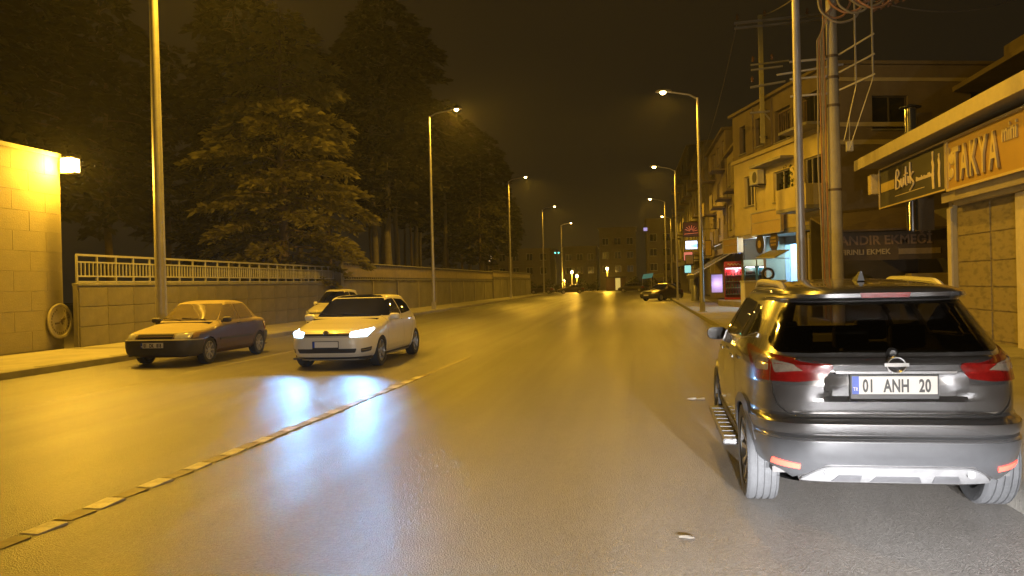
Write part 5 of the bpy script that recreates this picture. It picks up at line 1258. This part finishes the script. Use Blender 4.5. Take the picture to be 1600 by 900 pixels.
# ---- bracket pole fixed on the building front, with wooden cross arms
bp = thing('bracket_pole', 'yellowish bracket pole with long cross arms fixed on the three storey front', 'utility pole', (6.62, 40.85, 0))
mb = MB(); mb.bar((0, 0, 8.25), (0, 0, 14.55), .20); mb.build('pole', mat('yellow grey steel', (.40, .36, .16), .6, var=.25), bp)
def arm(x0, x1, z0, z1, w): 
    mb = MB(); mb.bar((x0, -.12, z0), (x1, -.12, z1), w); mb.build('cross_arm', POLE, bp)
arm(-1.25, 3.4, 14.2, 14.35, .11); arm(-1.25, 3.4, 13.95, 14.1, .09); arm(-.5, 1.3, 12.1, 12.2, .08); arm(-.5, 1.0, 11.85, 11.95, .08); arm(-.55, 1.1, 11.0, 11.2, .10); arm(-.6, 2.6, 9.75, 9.85, .09)
mb = MB(); mb.bar((.1, -.1, 9.7), (1.15, -.1, 8.35), .07); mb.bar((.35, -.1, 9.7), (1.5, -.1, 8.35), .06); mb.bar((-.1, .1, 8.6), (.9, .9, 8.6), .1); mb.bar((-.1, .1, 9.9), (.9, .9, 9.9), .1); mb.build('brace', POLE, bp)
for x, z in ((-1.1, 14.35), (.2, 14.45), (2.2, 14.4), (-.4, 12.25), (-.45, 11.25), (.5, 12.3)):
    mb = MB(); mb.lathe([(.03, 0), (.08, .04), (.05, .12), (.08, .16), (.04, .28), (.001, .3)], 10, 'z', (x, -.12, z)); mb.build('insulator', INS, bp, smooth=50)
# overhead wires
def wire(label, a, b, sag, r=.012):
    mb = MB(); a, b = Vector(a), Vector(b); mb.tube([a.lerp(b, t)-Vector((0, 0, sag*4*t*(1-t))) for t in np.linspace(0, 1, 20)], r, 5); return tag(mb.build('overhead_wire', CABG), label, 'wire', 'overhead wires on the right')
wire('bright wire from the bracket pole up to the utility pole', (6.7, 40.7, 14.5), (6.0, 24, 10.6), .25, .028)
wire('wire sagging from the coils towards the dark roofs on the right', (6.9, 23.7, 9.3), (16, 30, 12.5), 1.0, .02)
wire('thin wire running right above the dark roofs', (7.6, 23.8, 9.9), (22, 26, 11.0), .3)
wire('wire from the bracket pole down the row of buildings', (5.5, 40.7, 14.2), (6.5, 70, 12.8), .6, .02)

# ---- dark buildings stepping up behind the shop
dk = thing('apartment_building', 'dark stepped building behind the shop canopy on the right', 'building', (14, 30, 0))
PD = lambda u, d, z: (u, d, z)
mb = MB(); open_wall(mb, 0, 16, .1, 9.3, [(1.2, 2.4, 5.6, 7.2), (4, 5.2, 5.6, 7.2), (7, 8.4, 5.6, 7.2), (10, 11.2, 5.6, 7.2)], .3, PD); mb.build('wall', PLB, dk)
for a in (1.2, 4, 7, 10): window(dk, a, a+1.2, 5.6, 7.2, PD, frm=mat('dark frame', (.08, .065, .04), .6))
mb = MB(); mb.box(-.3, 16, -.2, 10, 9.3, 9.5); mb.build('roof', PLB, dk)
mb = MB(); mb.box(1.6, 4.2, 2, 6, 9.5, 11.0); mb.box(6.2, 12, 3, 8, 9.5, 11.8); mb.build('roof_hut', PLB, dk)
tk = thing('water_tank', 'pale rooftop tank high on the dark building at the right', 'tank', (17.6, 31.5, 9.5))
mb = MB(); mb.lathe([(.001, .3), (.5, .3), (.5, 1.4), (.4, 1.55), (.001, 1.6)], 20); mb.build('tank', POLE, tk, smooth=40)
mb = MB(); 
for sx_ in (-.35, .35):
    for sy in (-.35, .35): mb.bar((sx_, sy, 0), (sx_, sy, .3), .06)
mb.build('stand', BLACK, tk)

# ================================================================== TREES
BARK = mat('pine bark', (.13, .095, .06), .9, var=.45, scale=5, bump=.6, bscale=18)
BARKL = mat('pale bark', (.15, .13, .085), .9, var=.4, scale=4, bump=.5, bscale=18)
def leafmat(name, a, b):
    m = mat(name, a, .65, col2=b, scale=1.1, spec=.25); nt = m.node_tree; L = nt.links.new; b_ = nt.nodes['Principled BSDF']
    t = nt.nodes.new('ShaderNodeBsdfTranslucent'); x = nt.nodes.new('ShaderNodeMixShader'); x.inputs[0].default_value = .5
    L(b_.inputs['Base Color'].links[0].from_socket, t.inputs[0]); L(b_.outputs[0], x.inputs[1]); L(t.outputs[0], x.inputs[2]); L(x.outputs[0], nt.nodes['Material Output'].inputs[0]); return m
CED = leafmat('cedar needles', (.30, .265, .085), (.11, .105, .040))
PIN = leafmat('pine needles', (.024, .022, .013), (.010, .011, .007))
def sprays(P, D, L, Wd, rng):
    """diamond sprays: base points P, directions D, lengths L"""
    n = len(P); D = D/np.linalg.norm(D, axis=1, keepdims=True)
    up = np.tile([0, 0, 1.], (n, 1))+rng.normal(0, .75, (n, 3)); sd = np.cross(D, up); sd /= np.linalg.norm(sd, axis=1, keepdims=True)+1e-9
    mid = P+D*(L*.55)[:, None]; tip = P+D*L[:, None]; tip[:, 2] -= L*.12
    w = (L*Wd)[:, None]
    V = np.stack([P, mid+sd*w, tip, mid-sd*w], 1).reshape(-1, 3); F = np.arange(n*4).reshape(-1, 4)
    return V, F
def mesh_np(name, V, F, m, parent):
    me = bpy.data.meshes.new(name); me.vertices.add(len(V)); me.vertices.foreach_set('co', V.astype(np.float32).ravel())
    me.loops.add(F.size); me.loops.foreach_set('vertex_index', F.astype(np.int32).ravel()); me.polygons.add(len(F)); me.polygons.foreach_set('loop_start', np.arange(0, F.size, F.shape[1], dtype=np.int32))
    me.update(calc_edges=True); me.validate(); return link(name, me, m, parent)
def conifer(name, label, loc, h, prof, seed, nb, m, bark, trunk_r, z0, dens=1.0, spray=.5, droop=.25, group=None, rotz=0, lean=0):
    rng = np.random.default_rng(seed); t = thing(name, label, 'tree', loc, rotz, group)
    tz = np.linspace(0, h, 14); wob = np.cumsum(rng.normal(0, .05, (14, 2)), axis=0)
    mb = MB(); mb.tube([(wob[i, 0]+lean*tz[i], wob[i, 1], tz[i]) for i in range(14)], [max(.03, trunk_r*(1-.93*tz[i]/h)) for i in range(14)], 10); mb.build('trunk', bark, t, smooth=True)
    bm_ = MB(); Ps, Ds, Ls = [], [], []
    zk, rk = zip(*prof)
    for i in range(nb):
        z = z0+(h-z0)*((i+rng.uniform(0, .8))/nb)**.95; az = i*2.39996+rng.normal(0, .35)
        ln = np.interp(z, zk, rk)*rng.uniform(.62, 1.10)
        if ln < .15: continue
        d = np.array([math.cos(az), math.sin(az), 0]); px = np.array([np.interp(z, tz, wob[:, 0])+lean*z, np.interp(z, tz, wob[:, 1]), z])
        ns = max(4, int(ln/.35)); rise = rng.uniform(.0, .30)
        pts = [px+d*ln*s+np.array([0, 0, ln*(rise*s-droop*s*s*1.4)]) for s in np.linspace(0, 1, ns)]
        bm_.tube([tuple(p) for p in pts], [max(.012, .05*ln/4*(1-s)+.01) for s in np.linspace(0, 1, ns)], 5, cap=False)
        lat = np.cross(d, [0, 0, 1])
        cnt = int(ln*34*dens)
        s = rng.uniform(.22, 1.0, cnt)**.8; side = rng.choice([-1, 1], cnt); spread = rng.uniform(0, 1, cnt)*(.42*ln*(1.05-s)+.16)
        base = np.stack([np.interp(s, np.linspace(0, 1, ns), [p[k] for p in pts]) for k in range(3)], 1)
        P = base+lat[None]*(side*spread)[:, None]+d[None]*(spread*.5)[:, None]+rng.normal(0, .07, (cnt, 3)); P[:, 2] -= spread*.22
        D = d[None]*rng.uniform(.5, 1.1, (cnt, 1))+lat[None]*(side*rng.uniform(.2, 1.0, cnt))[:, None]+rng.normal(0, .22, (cnt, 3)); D[:, 2] += rng.uniform(-.25, .22, cnt)
        Ps.append(P); Ds.append(D); Ls.append(rng.uniform(.55, 1.25, cnt)*spray)
    bm_.build('branches', bark, t)
    V, F = sprays(np.concatenate(Ps), np.concatenate(Ds), np.concatenate(Ls), .20, rng)
    mesh_np('crown', V, F, m, t)
    return t
conifer('cedar_tree', 'big spreading cedar with sodium lit layered boughs behind the white railing', (-17.2, 38.3, 0), 15.8, [(2.3, 2.8), (4.1, 4.6), (6.6, 5.6), (8.2, 4.8), (10.5, 4.0), (13, 2.9), (15.8, .5)], 3, 92, CED, BARK, .32, 2.4, 2.1, .46)
conifer('cedar_tree', 'tall dim conifer rising behind the thick lamp post, left of the lit cedar', (-25.5, 50, 0), 23, [(4, 4.5), (9, 5.0), (15, 4.2), (20, 2.6), (23, .3)], 5, 120, PIN, BARK, .4, 4, .9, .7)
conifer('pine_tree', 'tall dark brown tree mass right of the lit cedar, top out of frame', (-17.6, 58, 0), 24, [(7, 2.5), (10, 4.4), (15, 5.0), (20, 4.2), (24, .5)], 8, 120, PIN, BARKL, .33, 7, .9, .7)
p1 = conifer('pine_tree', 'straight pale trunked pine just over the parapet left of the second lamp post', (-18.0, 66, 0), 19, [(9, .8), (11, 2.8), (15, 3.4), (18, 1.6), (19, .2)], 11, 60, PIN, BARKL, .24, 8.5, .9, .7)
p2 = conifer('pine_tree', 'slender leaning pine with a thin crown behind the parapet', (-20.5, 62, 0), 17, [(8, .8), (10, 2.3), (14, 2.8), (17, .2)], 12, 50, PIN, BARK, .17, 7.5, .9, .65, lean=.03)
p3 = conifer('broad_pine', 'bushy pine with low lit boughs beside the third lamp post', (-16.8, 88, 0), 15, [(3, .8), (6, 3.0), (9, 3.6), (13, 2.4), (15, .2)], 13, 70, leafmat('olive needles', (.048, .045, .020), (.022, .022, .012)), BARK, .22, 4, .9, .65)
k = 0
rg = random.Random(4)
for y in range(52, 150, 6):
    for row in range(2 if y % 4 else 1):
        x = -18.5-row*5.5-rg.uniform(0, 4); yy = y+rg.uniform(-2, 2); src = (p1, p2, p1, p3)[rg.randrange(4)] if y > 56 else p2
        o = dup(src, (x, yy, 0), rg.uniform(0, 6.28), 'tall pine trunk in the dark grove behind the boundary wall', 'pines of the dark grove behind the wall'); sc = rg.uniform(.85, 1.25); o.scale = (sc, sc, sc); k += 1
for x, yy in ((-31, 44), (-36, 58), (-30, 36), (-28, 28)):
    o = dup(p3, (x, yy, 0), rg.uniform(0, 6), 'tall pine trunk in the dark grove behind the boundary wall', 'pines of the dark grove behind the wall'); o.scale = (1.3, 1.3, 1.4)

# ================================================================== FAR END
def tower(label, x0, x1, y, h, m, lit=()):
    b = thing('far_building', label, 'building', (x0, y, 0)); w = x1-x0; op = []; nf = int(h/3); nw = max(3, int(w/2.6))
    for f in range(1, nf):
        for k in range(nw):
            c = w*(k+.5)/nw; op.append((c-.7, c+.7, f*3+.7, f*3+2.2))
    mb = MB(); open_wall(mb, 0, w, 0, h, op, .4, PD); mb.build('wall', m, b)
    MB().box(0, .3, .4, 12, 0, h-.01).build('side_wall', m, b); MB().box(w-.3, w, .4, 12, 0, h-.01).build('side_wall', m, b)
    mb = MB(); mb.box(-.3, w+.3, -.3, 12, h, h+.3); mb.build('roof', m, b)
    for f in range(1, nf):
        mb = MB(); mb.box(w*.25, w*.75, -1.0, -.01, f*3-.1, f*3+.75); mb.build('balcony', m, b)
    for i, o in enumerate(op):
        on = i in lit
        window(b, *o, PD, frm=FRAME, pane=emit('lit window', (1, .72, .38), .8) if on else PANE, mull=1, dep=.2)
    return b
FB = mat('far concrete', (.20, .165, .12), .85, var=.3, scale=.4); FB2 = mat('far dark concrete', (.12, .10, .075), .85, var=.3, scale=.4)
tower('mid rise block closing the view at the end of the road', -6.5, 1.4, 176, 13.2, FB, ())
tower('lower block left of the mid rise at the road\'s end', -15.0, -7.5, 182, 9.6, FB, (7, 11))
tower('dim block right of the mid rise behind the crossing', 3.5, 14, 165, 14.0, FB2, ())
tower('dark low block at the far left end of the road', -32, -17, 172, 9, FB2, (5,))
def low_lamp(label, x, y, h, s):
    t = thing('street_lamp', label, 'street lamp', (x, y, 0), 0, 'small lamps beyond the crossing')
    mb = MB(); mb.tube([(0, 0, 0), (0, 0, h)], [.09, .06], 8); mb.build('pole', POLE, t)
    mb = MB(); mb.lathe([(.001, .25), (.16, .22), (.22, 0), (.12, -.18), (.001, -.2)], 14, 'z', (0, 0, h+.1)); mb.build('lamp', emit('far lamp', (1, .72, .32), 60), t, smooth=True)
    point('lamp_light', (0, -.4, h-.1), s, SODIUM, .2, t)
low_lamp('yellow lamp in front of the mid rise block at the road\'s end', -4.2, 150, 4.0, 2500)
low_lamp('upper of the two near lamps left of the mid rise block', -10.8, 150, 3.5, 1500)
low_lamp('lamp just right of and below the upper lamp on the left', -9.6, 146, 2.7, 1300)
low_lamp('small lamp low at the far left end of the road', -12.0, 148, 1.9, 900)
dg = thing('kiosk', 'small kiosk with a lit yellow door at the road\'s end', 'kiosk', (-3.2, 148, 0))
mb = MB(); mb.box(-1.2, 2.4, 0, 2.2, 0, 2.4); mb.build('box', mat('reddish kiosk', (.12, .06, .04), .7), dg); mb = MB(); mb.box(.5, 1.4, -.03, -.01, .1, 2.3); mb.build('door', emit('lit yellow door', (.75, .62, .18), .55), dg); mb = MB(); mb.box(-1.4, 2.6, -.4, 2.4, 2.4, 2.55); mb.build('roof', BLACK, dg)
aw1 = thing('canopy', 'teal lit canopy on the right beyond the crossing', 'canopy', (2.0, 140, 2.1))
mb = MB(); mb.add([(0, 0, 0), (1.7, 0, .2), (2.0, 1.5, .9), (.3, 1.5, .7)], [(0,1,2,3)]); mb.add([(0, 0, -.1), (1.7, 0, .1), (2.0, 1.5, .8), (.3, 1.5, .6)], [(3,2,1,0)]); mb.build('sheet', emit('teal lit sheet', (.12, .42, .38), .25), aw1)
mb = MB(); mb.bar((.1, .1, -2.1), (.1, .1, 0), .08); mb.bar((1.6, .1, -2.1), (1.6, .1, .1), .08); mb.build('post', POLE, aw1)
aw2 = thing('canopy', 'yellowish canopy next to the teal one beyond the crossing', 'canopy', (3.9, 139, 2.2))
mb = MB(); mb.add([(0, 0, 0), (1.8, 0, .25), (1.8, 1.4, .75), (0, 1.4, .5), (0, 0, -.1), (1.8, 0, .15), (1.8, 1.4, .65), (0, 1.4, .4)], [(0,1,2,3), (7,6,5,4), (0,4,5,1), (1,5,6,2), (2,6,7,3), (3,7,4,0)]); mb.build('sheet', mat('yellow canopy', (.40, .36, .10), .6), aw2)
mb = MB(); mb.bar((.1, .1, -2.2), (.1, .1, 0), .08); mb.bar((1.7, .1, -2.2), (1.7, .1, .15), .08); mb.build('post', POLE, aw2)
sg = thing('lit_sign', 'small violet lit sign high on the dim block', 'sign', (2.55, 150, 11.2))
mb = MB(); mb.box(0, .9, 0, .2, -.4, .4); mb.build('box', BLACK, sg); mb = MB(); mb.box(.1, .8, -.03, -.01, -.3, .3); mb.build('face', emit('violet sign', (.45, .38, .80), .9), sg)
mb = MB(); mb.bar((.4, .1, -11.2), (.4, .1, -.4), .12); mb.build('mast', BLACK, sg)
tl = thing('traffic_light', 'small green traffic light on a mast at the far left kerb', 'traffic light', (-12.9, 140, 0))
mb = MB(); mb.tube([(0, 0, 0), (0, 0, 7.2)], .08, 8); mb.bar((0, 0, 7.0), (1.2, 0, 7.0), .08); mb.build('mast', BLACK, tl)
mb = MB(); mb.box(-.2, .9, -.15, .1, 6.6, 7.3); mb.build('housing', BLACK, tl)
for x in (.0, .6):
    mb = MB(); mb.lathe([(.001, -.03), (.14, -.0), (.14, .02)], 14, 'y', (x, -.16, 6.95)); mb.build('green_lamp', emit('green lamp', (.15, .85, .70), 3), tl)
hedgem = leafmat('hedge leaves', (.05, .055, .025), (.02, .022, .012))
def shrub(label, x0, x1, y, h):
    rng = np.random.default_rng(int(y*10+x0*3)); n = 2600
    P = np.stack([rng.uniform(x0, x1, n), rng.uniform(y-.8, y+.8, n), rng.uniform(0, 1, n)**.8*h], 1); P[:, 2] *= .75+.25*np.sin(P[:, 0]*2.1)
    D = rng.normal(0, 1, (n, 3)); D[:, 2] = np.abs(D[:, 2]); V, F = sprays(P, D, rng.uniform(.2, .5, n), .3, rng); o = mesh_np('shrub', V, F, hedgem, None); tag(o, label, 'shrub'); return o
shrub('long dark hedge closing the far side of the crossing', -28, -5.5, 137, 2.2)
shrub('dark hedge on the far side of the crossing towards the right', -1, 16, 145, 2.4)
# thin night haze over the whole street
HAZE = .0005
hz = MB(); hz.box(-120, 60, -60, 260, -1.2, 46); ho = stuff(hz.build('haze', None))
hm = bpy.data.materials.new('haze'); hm.use_nodes = True; hn = hm.node_tree; hn.nodes.clear()
oo = hn.nodes.new('ShaderNodeOutputMaterial'); pv = hn.nodes.new('ShaderNodeVolumePrincipled'); pv.inputs['Density'].default_value = HAZE; pv.inputs['Anisotropy'].default_value = .6
pv.inputs['Color'].default_value = (.9, .9, .88, 1); hn.links.new(pv.outputs[0], oo.inputs['Volume']); ho.data.materials.append(hm)
